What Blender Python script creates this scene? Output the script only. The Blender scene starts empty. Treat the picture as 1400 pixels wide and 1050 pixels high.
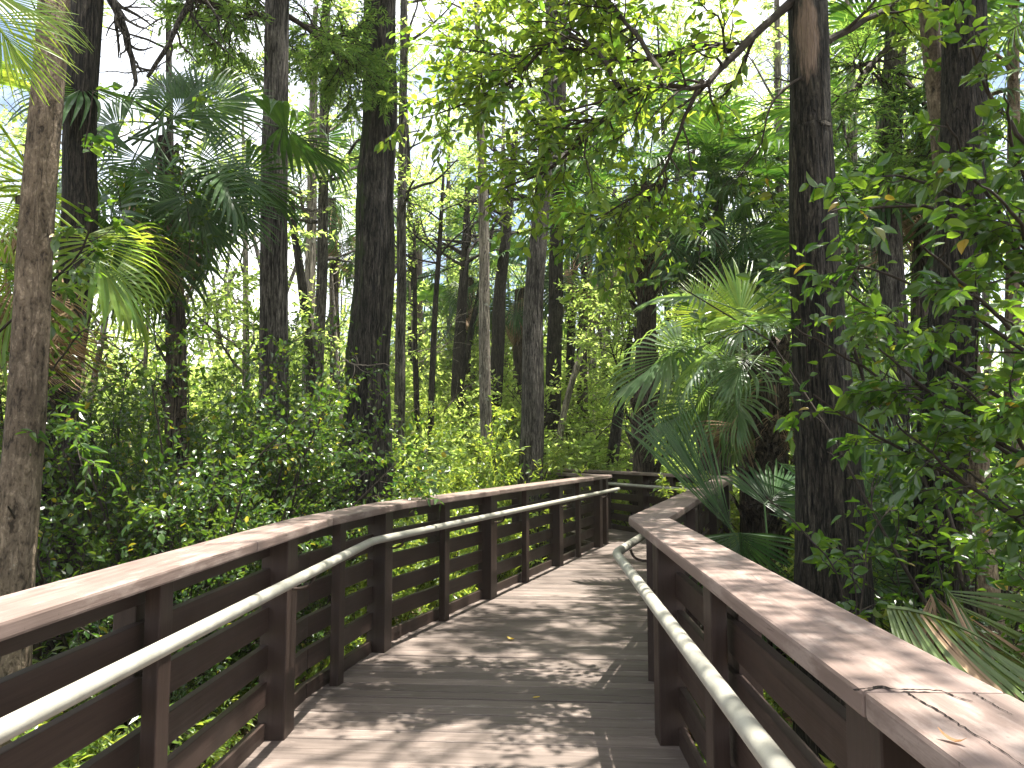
import bpy, bmesh, math
import numpy as np
from mathutils import Vector, Matrix

# ------------------------------------------------------------------ basics
SC = bpy.context.scene
COL = SC.collection
F = 1060.0                      # focal length in photo pixels (photo 1400 wide)
PITCH = math.atan(88 / F)
CAMZ = 1.53                     # eye height over the deck (deck top is z = 0)
GROUND = -0.75
CP, SP = math.cos(PITCH), math.sin(PITCH)


def P(x, y, Y):
    """world point that stands at forward distance Y on the sight line of photo pixel x, y"""
    a, b = (x - 700) / F, (525 - y) / F
    s = Y / (CP - SP * b)
    return np.array([a * s, Y, CAMZ + (SP + CP * b) * s])


def nrm(v):
    return v / np.maximum(np.linalg.norm(v, axis=-1, keepdims=True), 1e-9)


def tag(o, label=None, cat=None, group=None, kind=None):
    for k, v in (("label", label), ("category", cat), ("group", group), ("kind", kind)):
        if v:
            o[k] = v
    return o


def empty(name, loc, label, cat, group=None):
    o = bpy.data.objects.new(name, None)
    COL.objects.link(o)
    o.location = Vector([float(v) for v in loc])
    o.empty_display_size = 0.1
    return tag(o, label, cat, group)


def link(name, me, parent=None, M=None, label=None):
    o = bpy.data.objects.new(name, me)
    COL.objects.link(o)
    if parent is not None:
        o.parent = parent
        o.matrix_basis = Matrix.Translation(-parent.location) @ (M if M is not None else Matrix.Identity(4))
    elif M is not None:
        o.matrix_basis = M
    if label:
        o["label"] = label
    return o


def mesh_np(name, verts, faces, mats, smooth=False):
    """verts (N,3); faces: list of (array (M,k), material index)"""
    me = bpy.data.meshes.new(name)
    verts = np.asarray(verts, np.float32)
    me.vertices.add(len(verts))
    me.vertices.foreach_set("co", verts.ravel())
    idx = np.concatenate([f.ravel() for f, _ in faces]).astype(np.int32)
    sizes = np.concatenate([np.full(len(f), f.shape[1], np.int32) for f, _ in faces])
    mi = np.concatenate([np.full(len(f), m, np.int32) for f, m in faces])
    me.loops.add(len(idx))
    me.loops.foreach_set("vertex_index", idx)
    me.polygons.add(len(sizes))
    starts = np.concatenate([[0], np.cumsum(sizes)[:-1]]).astype(np.int32)
    me.polygons.foreach_set("loop_start", starts)
    me.polygons.foreach_set("material_index", mi)
    me.polygons.foreach_set("use_smooth", np.full(len(sizes), smooth, bool))
    for m in mats:
        me.materials.append(m)
    me.update(calc_edges=True)
    return me


class Soup:
    """collects vertex / face arrays for one mesh"""
    def __init__(self):
        self.v, self.f, self.n = [], [], 0

    def add(self, v, faces, mat=0):
        for f in (faces if isinstance(faces, list) else [faces]):
            self.f.append((np.asarray(f) + self.n, mat))
        self.v.append(np.asarray(v))
        self.n += len(v)

    def mesh(self, name, mats, origin=(0, 0, 0), smooth=False):
        return mesh_np(name, np.concatenate(self.v) - np.asarray(origin), self.f, mats, smooth)


# ------------------------------------------------------------------ growing
def resample(pts, rad, n):
    pts, rad = np.asarray(pts, float), np.asarray(rad, float)
    d = np.concatenate([[0], np.cumsum(np.linalg.norm(np.diff(pts, axis=0), axis=1))])
    # Catmull-Rom through the points
    t = np.linspace(0, d[-1], n)
    i = np.clip(np.searchsorted(d, t, side='right') - 1, 0, len(pts) - 2)
    u = ((t - d[i]) / np.maximum(d[i + 1] - d[i], 1e-9))[:, None]
    p1, p2 = pts[i], pts[i + 1]
    p0, p3 = pts[np.maximum(i - 1, 0)], pts[np.minimum(i + 2, len(pts) - 1)]
    q = 0.5 * ((2 * p1) + (-p0 + p2) * u + (2 * p0 - 5 * p1 + 4 * p2 - p3) * u ** 2 + (-p0 + 3 * p1 - 3 * p2 + p3) * u ** 3)
    return q, np.interp(t, d, rad)


def tubes(soup, Pl, R, sides=5, mat=0):
    """Pl (M,K,3), R (M,K): M tubes"""
    M, K, _ = Pl.shape
    T = nrm(np.gradient(Pl, axis=1))
    ref = np.where(np.abs(T[..., 2:3]) < 0.9, np.array([0, 0, 1.0]), np.array([1.0, 0, 0]))
    ref = np.repeat(ref[:, :1], K, axis=1)
    n1 = nrm(np.cross(T, ref))
    n2 = np.cross(T, n1)
    a = np.arange(sides) * 2 * math.pi / sides
    V = Pl[:, :, None] + R[:, :, None, None] * (np.cos(a)[:, None] * n1[:, :, None] + np.sin(a)[:, None] * n2[:, :, None])
    base = np.arange(M)[:, None, None] * K * sides + np.arange(K - 1)[None, :, None] * sides
    j = np.arange(sides)
    k = (j + 1) % sides
    Fq = np.stack([base + j, base + k, base + sides + k, base + sides + j], axis=-1).reshape(-1, 4)
    soup.add(V.reshape(-1, 3), Fq, mat)


def spawn(rng, Pl, R, n, ang, L, wob=0.12, up=0.0, t0=0.2, t1=1.0, rr=0.6, K=5, flat=1.0, rmin=0.0025, taper=0.35, tw=None):
    """n child shoots on parents Pl"""
    M, Kp, _ = Pl.shape
    ln = np.linalg.norm(np.diff(Pl, axis=1), axis=2).sum(1)
    idx = rng.choice(M, n, p=ln / ln.sum())
    t = rng.uniform(t0, t1, n)
    x = t * (Kp - 1)
    i = np.minimum(x.astype(int), Kp - 2)
    f = (x - i)[:, None]
    p = Pl[idx, i] * (1 - f) + Pl[idx, i + 1] * f
    r = R[idx, i] * (1 - f[:, 0]) + R[idx, i + 1] * f[:, 0]
    tg = nrm(Pl[idx, i + 1] - Pl[idx, i])
    q = rng.normal(size=(n, 3))
    q = nrm(q - (q * tg).sum(1, keepdims=True) * tg)
    a = (ang + rng.normal(0, 0.2, n))[:, None]
    d = tg * np.cos(a) + q * np.sin(a)
    d[:, 2] = d[:, 2] * flat + up
    d = nrm(d)
    l = L * rng.uniform(0.55, 1.25, n) * (1.15 - 0.5 * t)
    out = [p]
    for k in range(K - 1):
        d = nrm(d + rng.normal(0, wob, (n, 3)) + np.array([0, 0, up * 0.25]))
        out.append(out[-1] + d * (l / (K - 1))[:, None])
    Pc = np.stack(out, 1)
    r0 = np.maximum(r * rr, rmin)
    Rc = r0[:, None] * np.linspace(1, taper, K)[None]
    return Pc, Rc


RHOMB = (np.array([[0, 0, 0], [0.5, 0.42, 0.05], [0, 1, -0.06], [-0.5, 0.42, 0.05]]), [np.array([[0, 1, 2, 3]])])
OVATE = (np.array([[0, 0, 0], [0, 0.5, -0.06], [0, 1, -0.14], [0.42, 0.2, 0.05], [0.5, 0.45, 0.08], [0.27, 0.78, 0.0],
                   [-0.42, 0.2, 0.05], [-0.5, 0.45, 0.08], [-0.27, 0.78, 0.0]]),
         [np.array([[0, 3, 4, 1], [1, 4, 5, 2], [0, 1, 7, 6], [1, 2, 8, 7]])])
LANCE = (np.array([[0, 0, 0], [0, 0.5, -0.05], [0, 1, -0.2], [0.5, 0.35, 0.06], [0.34, 0.68, 0.0],
                   [-0.5, 0.35, 0.06], [-0.34, 0.68, 0.0]]),
         [np.array([[0, 3, 4, 1], [0, 1, 6, 5]]), np.array([[1, 4, 2], [1, 2, 6]])])


def put_leaves(soup, pos, d, n, L, W, tmpl=RHOMB, mat=0):
    d = nrm(d)
    s = nrm(np.cross(d, n))
    n = np.cross(s, d)
    V0, Fs = tmpl
    k = len(V0)
    L, W = np.broadcast_to(L, len(pos)), np.broadcast_to(W, len(pos))
    V = pos[:, None] + V0[None, :, 0:1] * (s * W[:, None])[:, None] + V0[None, :, 1:2] * (d * L[:, None])[:, None] \
        + V0[None, :, 2:3] * (n * L[:, None])[:, None]
    off = (np.arange(len(pos)) * k)[:, None, None]
    soup.add(V.reshape(-1, 3), [(f[None] + off).reshape(-1, f.shape[1]) for f in Fs], mat)


def leafing(rng, Tw, K, L, W, t0=0.15, side=0.9, droop=0.15, nz=0.45):
    """alternate leaves along the twigs: returns pos, dir, normal, length, width"""
    M, Kp, _ = Tw.shape
    t = np.clip(np.linspace(t0, 1.0, K)[None] + rng.normal(0, 0.03, (M, K)), 0, 1)
    x = t * (Kp - 1)
    i = np.minimum(x.astype(int), Kp - 2)
    f = (x - i)[..., None]
    m = np.arange(M)[:, None]
    p = Tw[m, i] * (1 - f) + Tw[m, i + 1] * f
    tg = nrm(Tw[m, i + 1] - Tw[m, i])
    sd = nrm(np.cross(tg, np.array([0, 0, 1.0]) + rng.normal(0, 0.25, (M, 1, 3))))
    sg = np.where(np.arange(K) % 2 == 0, 1.0, -1.0)[None, :, None]
    sg = np.where(np.arange(K)[None, :, None] == K - 1, 0.15 * sg, sg)
    d = nrm(tg * 0.6 + sd * sg * side + rng.normal(0, 0.28, (M, K, 3)) - np.array([0, 0, droop]))
    n = np.array([0, 0, 1.0]) + rng.normal(0, nz, (M, K, 3))
    s = rng.uniform(0.55, 1.15, (M, K))
    return p.reshape(-1, 3), d.reshape(-1, 3), n.reshape(-1, 3), (L * s).ravel(), (W * s).ravel()


# ------------------------------------------------------------------ materials
MATS = {}


def nodes_of(name):
    m = bpy.data.materials.new(name)
    m.use_nodes = True
    nt = m.node_tree
    nt.nodes.clear()
    out = nt.nodes.new('ShaderNodeOutputMaterial')
    MATS[name] = m
    return m, nt, out


def N(nt, kind, **kw):
    n = nt.nodes.new(kind)
    for k, v in kw.items():
        if k.startswith('i_'):
            n.inputs[k[2:].replace('_', ' ')].default_value = v
        else:
            setattr(n, k, v)
    return n


def ramp(nt, stops, interp='LINEAR'):
    r = nt.nodes.new('ShaderNodeValToRGB')
    r.color_ramp.interpolation = interp
    e = r.color_ramp.elements
    while len(e) < len(stops):
        e.new(0.5)
    for el, (p, c) in zip(e, stops):
        el.position = p
        el.color = (c[0], c[1], c[2], 1) if not np.isscalar(c) else (c, c, c, 1)
    return r


def mixc(nt, fac, a, b, mode='MIX'):
    m = nt.nodes.new('ShaderNodeMix')
    m.data_type = 'RGBA'
    m.blend_type = mode
    for sock, v in ((m.inputs[0], fac), (m.inputs[6], a), (m.inputs[7], b)):
        if hasattr(v, 'is_output'):
            nt.links.new(v, sock)
        elif np.isscalar(v):
            sock.default_value = v
        else:
            sock.default_value = (*v, 1)
    return m.outputs[2]


def leaf_mat(name, c1, c2, tr1, tr2, trans=0.45, rough=0.38, spec=0.5, odd=None, oddp=0.02):
    m, nt, out = nodes_of(name)
    L = nt.links.new
    g = N(nt, 'ShaderNodeNewGeometry')
    oi = N(nt, 'ShaderNodeObjectInfo')
    a = N(nt, 'ShaderNodeMath', operation='MULTIPLY_ADD')
    L(oi.outputs['Random'], a.inputs[0]); a.inputs[1].default_value = 0.37
    L(g.outputs['Random Per Island'], a.inputs[2])
    fr = N(nt, 'ShaderNodeMath', operation='FRACT'); L(a.outputs[0], fr.inputs[0])
    st1 = [(0.0, c1), (0.75, c2), (1.0, c2)]
    st2 = [(0.0, tr1), (0.75, tr2), (1.0, tr2)]
    if odd:
        st1 = [(0.0, c1), (1 - oddp - 0.02, c2), (1 - oddp, odd), (1.0, odd)]
        st2 = [(0.0, tr1), (1 - oddp - 0.02, tr2), (1 - oddp, odd), (1.0, odd)]
    r1, r2 = ramp(nt, st1), ramp(nt, st2)
    L(fr.outputs[0], r1.inputs[0]); L(fr.outputs[0], r2.inputs[0])
    # blotchy tint inside the leaf
    tc = N(nt, 'ShaderNodeTexCoord')
    no = N(nt, 'ShaderNodeTexNoise', i_Scale=9.0, i_Detail=3.0); L(tc.outputs['Object'], no.inputs['Vector'])
    rr = ramp(nt, [(0.3, 0.72), (0.7, 1.25)]); L(no.outputs['Fac'], rr.inputs[0])
    col = mixc(nt, 1.0, r1.outputs[0], rr.outputs[0], 'MULTIPLY')
    p = N(nt, 'ShaderNodeBsdfPrincipled')
    L(col, p.inputs['Base Color'])
    p.inputs['Roughness'].default_value = rough
    p.inputs['Specular IOR Level'].default_value = spec
    t = N(nt, 'ShaderNodeBsdfTranslucent'); L(r2.outputs[0], t.inputs['Color'])
    mx = N(nt, 'ShaderNodeMixShader'); mx.inputs[0].default_value = trans
    L(p.outputs[0], mx.inputs[1]); L(t.outputs[0], mx.inputs[2])
    L(mx.outputs[0], out.inputs['Surface'])
    return m


def bark_mat(name, dark, light, sc=1.0, strips=34.0, zr=0.13, lichen=None, lich_amt=0.62, moss=None, bump=0.8, wound=None, fiss=0.22):
    """vertical fissured bark in object space (trunk origin at its foot)"""
    m, nt, out = nodes_of(name)
    L = nt.links.new
    tc = N(nt, 'ShaderNodeTexCoord')
    oi = N(nt, 'ShaderNodeObjectInfo')
    off = N(nt, 'ShaderNodeVectorMath', operation='ADD'); L(tc.outputs['Object'], off.inputs[0]); L(oi.outputs['Random'], off.inputs[1])
    mp = N(nt, 'ShaderNodeMapping'); L(off.outputs[0], mp.inputs['Vector'])
    mp.inputs['Scale'].default_value = (strips * 1.3 * sc, strips * 1.3 * sc, strips * 1.3 * zr * sc)
    n1 = N(nt, 'ShaderNodeTexNoise', i_Scale=1.0, i_Detail=6.0, i_Roughness=0.62, i_Distortion=0.3); L(mp.outputs[0], n1.inputs['Vector'])
    mp2 = N(nt, 'ShaderNodeMapping'); L(off.outputs[0], mp2.inputs['Vector'])
    mp2.inputs['Scale'].default_value = (strips * 3.4 * sc, strips * 3.4 * sc, strips * 3.4 * zr * 1.6 * sc)
    n2 = N(nt, 'ShaderNodeTexNoise', i_Scale=1.0, i_Detail=4.0, i_Roughness=0.6); L(mp2.outputs[0], n2.inputs['Vector'])
    big = N(nt, 'ShaderNodeTexNoise', i_Scale=1.6, i_Detail=3.0); L(off.outputs[0], big.inputs['Vector'])
    ad = N(nt, 'ShaderNodeMath', operation='MULTIPLY_ADD'); L(n2.outputs['Fac'], ad.inputs[0]); ad.inputs[1].default_value = 0.45
    L(n1.outputs['Fac'], ad.inputs[2])
    mid = tuple((a * 0.62 + b * 0.38) for a, b in zip(dark, light))
    r = ramp(nt, [(0.55, tuple(c * 0.35 for c in dark)), (0.64, dark), (0.72, mid), (0.80, mid), (0.84, light), (1.0, light)])
    L(ad.outputs[0], r.inputs[0])
    rb = ramp(nt, [(0.35, 0.7), (0.65, 1.3)]); L(big.outputs['Fac'], rb.inputs[0])
    col = mixc(nt, 1.0, r.outputs[0], rb.outputs[0], 'MULTIPLY')
    fi = N(nt, 'ShaderNodeMapping'); L(off.outputs[0], fi.inputs['Vector'])
    fi.inputs['Scale'].default_value = (strips * 0.75 * sc, strips * 0.75 * sc, strips * 0.75 * zr * 0.45 * sc)
    fn = N(nt, 'ShaderNodeTexNoise', i_Scale=1.0, i_Detail=2.0, i_Roughness=0.5, i_Distortion=0.5); L(fi.outputs[0], fn.inputs['Vector'])
    fs_ = N(nt, 'ShaderNodeMath', operation='SUBTRACT'); L(fn.outputs['Fac'], fs_.inputs[0]); fs_.inputs[1].default_value = 0.5
    fa = N(nt, 'ShaderNodeMath', operation='ABSOLUTE'); L(fs_.outputs[0], fa.inputs[0])
    fr_ = ramp(nt, [(0.0, fiss), (0.022, fiss + 0.13), (0.05, 1.0)]); L(fa.outputs[0], fr_.inputs[0])
    col = mixc(nt, 1.0, col, fr_.outputs[0], 'MULTIPLY')
    if lichen:
        ln = N(nt, 'ShaderNodeTexNoise', i_Scale=7.0, i_Detail=5.0, i_Roughness=0.65); L(off.outputs[0], ln.inputs['Vector'])
        lr = ramp(nt, [(lich_amt, 0.0), (lich_amt + 0.06, 0.8)]); L(ln.outputs['Fac'], lr.inputs[0])
        col = mixc(nt, lr.outputs[0], col, lichen)
    if moss:
        # moss keeps to one flank of the trunk
        g = N(nt, 'ShaderNodeNewGeometry')
        sx = N(nt, 'ShaderNodeSeparateXYZ'); L(g.outputs['Normal'], sx.inputs[0])
        mn = N(nt, 'ShaderNodeTexNoise', i_Scale=4.0, i_Detail=5.0); L(off.outputs[0], mn.inputs['Vector'])
        k = N(nt, 'ShaderNodeMath', operation='MULTIPLY_ADD'); L(sx.outputs[0], k.inputs[0]); k.inputs[1].default_value = -0.55; L(mn.outputs['Fac'], k.inputs[2])
        kr = ramp(nt, [(0.80, 0.0), (0.95, 0.9)]); L(k.outputs[0], kr.inputs[0])
        col = mixc(nt, kr.outputs[0], col, moss)
    if wound:
        # torn patch where the bark has come off: centre height, half height, facing -Y
        sp = N(nt, 'ShaderNodeSeparateXYZ'); L(tc.outputs['Object'], sp.inputs[0])
        wz, hz, wx, hx, wcol = wound
        ax = N(nt, 'ShaderNodeMath', operation='MULTIPLY_ADD'); L(sp.outputs[0], ax.inputs[0]); ax.inputs[1].default_value = 1 / hx; ax.inputs[2].default_value = -wx / hx
        az = N(nt, 'ShaderNodeMath', operation='MULTIPLY_ADD'); L(sp.outputs[2], az.inputs[0]); az.inputs[1].default_value = 1 / hz; az.inputs[2].default_value = -wz / hz
        cb = N(nt, 'ShaderNodeCombineXYZ'); L(ax.outputs[0], cb.inputs[0]); L(az.outputs[0], cb.inputs[1])
        ln = N(nt, 'ShaderNodeVectorMath', operation='LENGTH'); L(cb.outputs[0], ln.inputs[0])
        k = N(nt, 'ShaderNodeMath', operation='MULTIPLY_ADD'); L(n1.outputs['Fac'], k.inputs[0]); k.inputs[1].default_value = 1.6; L(ln.outputs['Value'], k.inputs[2])
        kr = ramp(nt, [(0.0, 1.0), (0.45, 1.0), (0.55, 0.0), (1.0, 0.0)])
        k2 = N(nt, 'ShaderNodeMath', operation='MULTIPLY'); L(k.outputs[0], k2.inputs[0]); k2.inputs[1].default_value = 0.29
        L(k2.outputs[0], kr.inputs[0])
        g = N(nt, 'ShaderNodeNewGeometry'); sy = N(nt, 'ShaderNodeSeparateXYZ'); L(g.outputs['Normal'], sy.inputs[0])
        fr = ramp(nt, [(0.0, 1.0), (0.02, 0.0)]); L(sy.outputs[1], fr.inputs[0])
        mu = N(nt, 'ShaderNodeMath', operation='MULTIPLY'); L(kr.outputs[0], mu.inputs[0]); L(fr.outputs[0], mu.inputs[1])
        wc = mixc(nt, n2.outputs['Fac'], tuple(c * 0.55 for c in wcol), wcol)
        col = mixc(nt, mu.outputs[0], col, wc)
    p = N(nt, 'ShaderNodeBsdfPrincipled'); L(col, p.inputs['Base Color'])
    p.inputs['Roughness'].default_value = 0.88
    p.inputs['Specular IOR Level'].default_value = 0.25
    hm = N(nt, 'ShaderNodeMath', operation='MULTIPLY'); L(fr_.outputs[0], hm.inputs[0]); L(ad.outputs[0], hm.inputs[1])
    b = N(nt, 'ShaderNodeBump', i_Strength=bump, i_Distance=0.03); L(hm.outputs[0], b.inputs['Height']); L(b.outputs[0], p.inputs['Normal'])
    L(p.outputs[0], out.inputs['Surface'])
    return m


def wood_mat(name, c_dark, c_light, rough=0.6, worn=None, worn_amt=0.55, bump=0.35, spec=0.35, specks=0.0, cracks=0.0):
    """painted or weathered timber; grain runs along the piece's own X axis"""
    m, nt, out = nodes_of(name)
    L = nt.links.new
    tc = N(nt, 'ShaderNodeTexCoord')
    oi = N(nt, 'ShaderNodeObjectInfo')
    k = N(nt, 'ShaderNodeMath', operation='MULTIPLY'); L(oi.outputs['Random'], k.inputs[0]); k.inputs[1].default_value = 57.0
    off = N(nt, 'ShaderNodeVectorMath', operation='ADD'); L(tc.outputs['Object'], off.inputs[0]); L(k.outputs[0], off.inputs[1])
    mp = N(nt, 'ShaderNodeMapping'); mp.inputs['Scale'].default_value = (2.0, 46, 46); L(off.outputs[0], mp.inputs['Vector'])
    g = N(nt, 'ShaderNodeTexNoise', i_Scale=1.0, i_Detail=5.0, i_Roughness=0.6, i_Distortion=0.4); L(mp.outputs[0], g.inputs['Vector'])
    big = N(nt, 'ShaderNodeTexNoise', i_Scale=2.3, i_Detail=4.0, i_Roughness=0.6); L(off.outputs[0], big.inputs['Vector'])
    r = ramp(nt, [(0.3, c_dark), (0.7, c_light)]); L(g.outputs['Fac'], r.inputs[0])
    rb = ramp(nt, [(0.3, 0.78), (0.7, 1.18)]); L(big.outputs['Fac'], rb.inputs[0])
    col = mixc(nt, 1.0, r.outputs[0], rb.outputs[0], 'MULTIPLY')
    rv = ramp(nt, [(0.0, 0.86), (1.0, 1.12)]); L(oi.outputs['Random'], rv.inputs[0])
    col = mixc(nt, 1.0, col, rv.outputs[0], 'MULTIPLY')
    if worn:
        w = N(nt, 'ShaderNodeTexNoise', i_Scale=5.0, i_Detail=7.0, i_Roughness=0.7)
        mw = N(nt, 'ShaderNodeMapping'); mw.inputs['Scale'].default_value = (0.6, 2.2, 2.2); L(off.outputs[0], mw.inputs['Vector']); L(mw.outputs[0], w.inputs['Vector'])
        wr = ramp(nt, [(worn_amt, 0.0), (worn_amt + 0.12, 0.75)]); L(w.outputs['Fac'], wr.inputs[0])
        col = mixc(nt, wr.outputs[0], col, worn)
    if specks:
        s = N(nt, 'ShaderNodeTexNoise', i_Scale=55.0, i_Detail=3.0, i_Roughness=0.7); L(off.outputs[0], s.inputs['Vector'])
        sr = ramp(nt, [(0.66, 0.0), (0.72, specks)]); L(s.outputs['Fac'], sr.inputs[0])
        col = mixc(nt, sr.outputs[0], col, (0.03, 0.022, 0.018))
    hgt = g.outputs['Fac']
    if cracks:
        # long drying checks along the grain
        mc = N(nt, 'ShaderNodeMapping'); mc.inputs['Scale'].default_value = (0.55, 13, 13); L(off.outputs[0], mc.inputs['Vector'])
        c = N(nt, 'ShaderNodeTexNoise', i_Scale=1.0, i_Detail=2.0, i_Distortion=0.25); L(mc.outputs[0], c.inputs['Vector'])
        ab = N(nt, 'ShaderNodeMath', operation='SUBTRACT'); L(c.outputs['Fac'], ab.inputs[0]); ab.inputs[1].default_value = 0.5
        aa = N(nt, 'ShaderNodeMath', operation='ABSOLUTE'); L(ab.outputs[0], aa.inputs[0])
        cr = ramp(nt, [(0.0, 1.0), (0.006, 0.0)]); L(aa.outputs[0], cr.inputs[0])
        gate = ramp(nt, [(0.56, 0.0), (0.6, cracks)]); L(big.outputs['Fac'], gate.inputs[0])
        mu = N(nt, 'ShaderNodeMath', operation='MULTIPLY'); L(cr.outputs[0], mu.inputs[0]); L(gate.outputs[0], mu.inputs[1])
        col = mixc(nt, mu.outputs[0], col, (0.02, 0.012, 0.01))
    p = N(nt, 'ShaderNodeBsdfPrincipled'); L(col, p.inputs['Base Color'])
    p.inputs['Specular IOR Level'].default_value = spec
    rr = ramp(nt, [(0.3, rough - 0.12), (0.7, rough + 0.12)]); L(big.outputs['Fac'], rr.inputs[0]); L(rr.outputs[0], p.inputs['Roughness'])
    b = N(nt, 'ShaderNodeBump', i_Strength=bump, i_Distance=0.006); L(hgt, b.inputs['Height']); L(b.outputs[0], p.inputs['Normal'])
    L(p.outputs[0], out.inputs['Surface'])
    return m


def plain_mat(name, c1, c2, scale=6.0, rough=0.7, spec=0.3, bump=0.2, metallic=0.0):
    m, nt, out = nodes_of(name)
    L = nt.links.new
    tc = N(nt, 'ShaderNodeTexCoord')
    n = N(nt, 'ShaderNodeTexNoise', i_Scale=scale, i_Detail=6.0, i_Roughness=0.65); L(tc.outputs['Object'], n.inputs['Vector'])
    r = ramp(nt, [(0.35, c1), (0.65, c2)]); L(n.outputs['Fac'], r.inputs[0])
    p = N(nt, 'ShaderNodeBsdfPrincipled'); L(r.outputs[0], p.inputs['Base Color'])
    p.inputs['Roughness'].default_value = rough
    p.inputs['Specular IOR Level'].default_value = spec
    p.inputs['Metallic'].default_value = metallic
    b = N(nt, 'ShaderNodeBump', i_Strength=bump, i_Distance=0.02); L(n.outputs['Fac'], b.inputs['Height']); L(b.outputs[0], p.inputs['Normal'])
    L(p.outputs[0], out.inputs['Surface'])
    return m


# timber
PAINT = wood_mat('brown_painted_timber', (0.021, 0.0125, 0.0093), (0.039, 0.0235, 0.0178), 0.55, worn=(0.09, 0.06, 0.047), worn_amt=0.62)
CAPW = wood_mat('worn_cap_timber', (0.120, 0.084, 0.070), (0.178, 0.131, 0.112), 0.68, worn=(0.24, 0.19, 0.165), worn_amt=0.5, bump=0.3, specks=0.5, cracks=0.9)
DECKW = wood_mat('weathered_deck_timber', (0.086, 0.067, 0.056), (0.155, 0.123, 0.106), 0.66, worn=(0.225, 0.19, 0.168), worn_amt=0.56, bump=0.5, specks=0.75, cracks=0.5)
RAILM = plain_mat('lichened_grey_pipe', (0.25, 0.24, 0.20), (0.33, 0.32, 0.275), 9.0, 0.42, 0.5, 0.12)
IRON = plain_mat('rusty_bracket_iron', (0.03, 0.022, 0.018), (0.06, 0.04, 0.03), 30.0, 0.6, 0.4, 0.2, 0.4)
# bark
BK_TAN = bark_mat('tan_flaky_bark', (0.095, 0.07, 0.047), (0.24, 0.185, 0.13), 0.8, 26, 0.38, lichen=(0.42, 0.42, 0.36), lich_amt=0.70, bump=0.9, fiss=0.72)
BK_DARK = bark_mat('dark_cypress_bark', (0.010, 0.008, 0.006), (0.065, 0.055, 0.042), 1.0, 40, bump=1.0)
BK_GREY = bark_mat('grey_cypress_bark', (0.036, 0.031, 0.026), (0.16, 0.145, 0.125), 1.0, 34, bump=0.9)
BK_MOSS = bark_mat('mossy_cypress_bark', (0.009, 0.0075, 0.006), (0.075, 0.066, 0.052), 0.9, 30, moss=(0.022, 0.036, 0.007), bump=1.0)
BK_PALE = bark_mat('pale_slim_bark', (0.13, 0.11, 0.09), (0.34, 0.30, 0.25), 1.3, 26, lichen=(0.36, 0.38, 0.32), bump=0.6)
BK_PALM = bark_mat('palm_trunk_bark', (0.035, 0.026, 0.019), (0.14, 0.11, 0.08), 1.2, 22, bump=1.0)
TWIG = plain_mat('dark_twig_bark', (0.018, 0.014, 0.011), (0.05, 0.040, 0.031), 20.0, 0.85, 0.2, 0.3)
TWIGP = plain_mat('pale_twig_bark', (0.14, 0.115, 0.09), (0.30, 0.26, 0.215), 20.0, 0.85, 0.2, 0.3)
# leaves
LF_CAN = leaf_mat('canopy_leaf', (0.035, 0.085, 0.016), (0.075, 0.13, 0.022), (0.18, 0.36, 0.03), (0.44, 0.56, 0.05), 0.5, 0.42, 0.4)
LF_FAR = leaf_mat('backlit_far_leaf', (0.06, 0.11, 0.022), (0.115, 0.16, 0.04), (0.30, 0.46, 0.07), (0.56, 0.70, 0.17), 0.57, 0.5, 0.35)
LF_BUSH = leaf_mat('glossy_bush_leaf', (0.016, 0.046, 0.010), (0.042, 0.082, 0.016), (0.10, 0.24, 0.02), (0.26, 0.38, 0.03), 0.30, 0.24, 0.65, odd=(0.42, 0.36, 0.03), oddp=0.006)
LF_SHRUB = leaf_mat('bright_shrub_leaf', (0.045, 0.095, 0.02), (0.095, 0.15, 0.03), (0.26, 0.42, 0.04), (0.52, 0.60, 0.07), 0.5, 0.34, 0.5)
LF_BROAD = leaf_mat('broad_leaf', (0.020, 0.054, 0.012), (0.048, 0.095, 0.018), (0.11, 0.28, 0.02), (0.28, 0.44, 0.03), 0.36, 0.27, 0.6, odd=(0.35, 0.24, 0.03), oddp=0.0015)
LF_FEATH = leaf_mat('cypress_needle', (0.035, 0.085, 0.03), (0.07, 0.13, 0.04), (0.18, 0.36, 0.05), (0.36, 0.52, 0.08), 0.52, 0.5, 0.3)
LF_DEAD = leaf_mat('dead_leaf', (0.16, 0.085, 0.04), (0.30, 0.17, 0.08), (0.3, 0.13, 0.04), (0.4, 0.2, 0.07), 0.3, 0.6, 0.2)
FR_GREEN = leaf_mat('palm_frond', (0.018, 0.052, 0.014), (0.038, 0.082, 0.022), (0.07, 0.20, 0.02), (0.17, 0.33, 0.03), 0.22, 0.40, 0.40)
FR_OLIVE = leaf_mat('olive_palm_frond', (0.038, 0.068, 0.014), (0.07, 0.105, 0.024), (0.14, 0.22, 0.02), (0.25, 0.30, 0.04), 0.2, 0.4, 0.45)
FR_YOUNG_LIT = leaf_mat('young_lit_palm_frond', (0.055, 0.12, 0.025), (0.10, 0.17, 0.03), (0.32, 0.52, 0.04), (0.56, 0.66, 0.06), 0.52, 0.34, 0.5)  # young green made lighter, standing in for sun on the fans
FR_LIT = leaf_mat('lit_palm_frond', (0.045, 0.095, 0.036), (0.085, 0.135, 0.058), (0.16, 0.32, 0.05), (0.30, 0.44, 0.08), 0.36, 0.34, 0.55)  # lightened copy of the frond green, standing in for sun and sheen
FR_DEAD = leaf_mat('dead_palm_frond', (0.15, 0.10, 0.058), (0.34, 0.235, 0.145), (0.14, 0.08, 0.04), (0.24, 0.15, 0.08), 0.2, 0.7, 0.2)
LF_THRU = leaf_mat('light_filled_leaf', (0.07, 0.125, 0.025), (0.125, 0.17, 0.04), (0.40, 0.58, 0.09), (0.68, 0.80, 0.20), 0.62, 0.5, 0.35)
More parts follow.
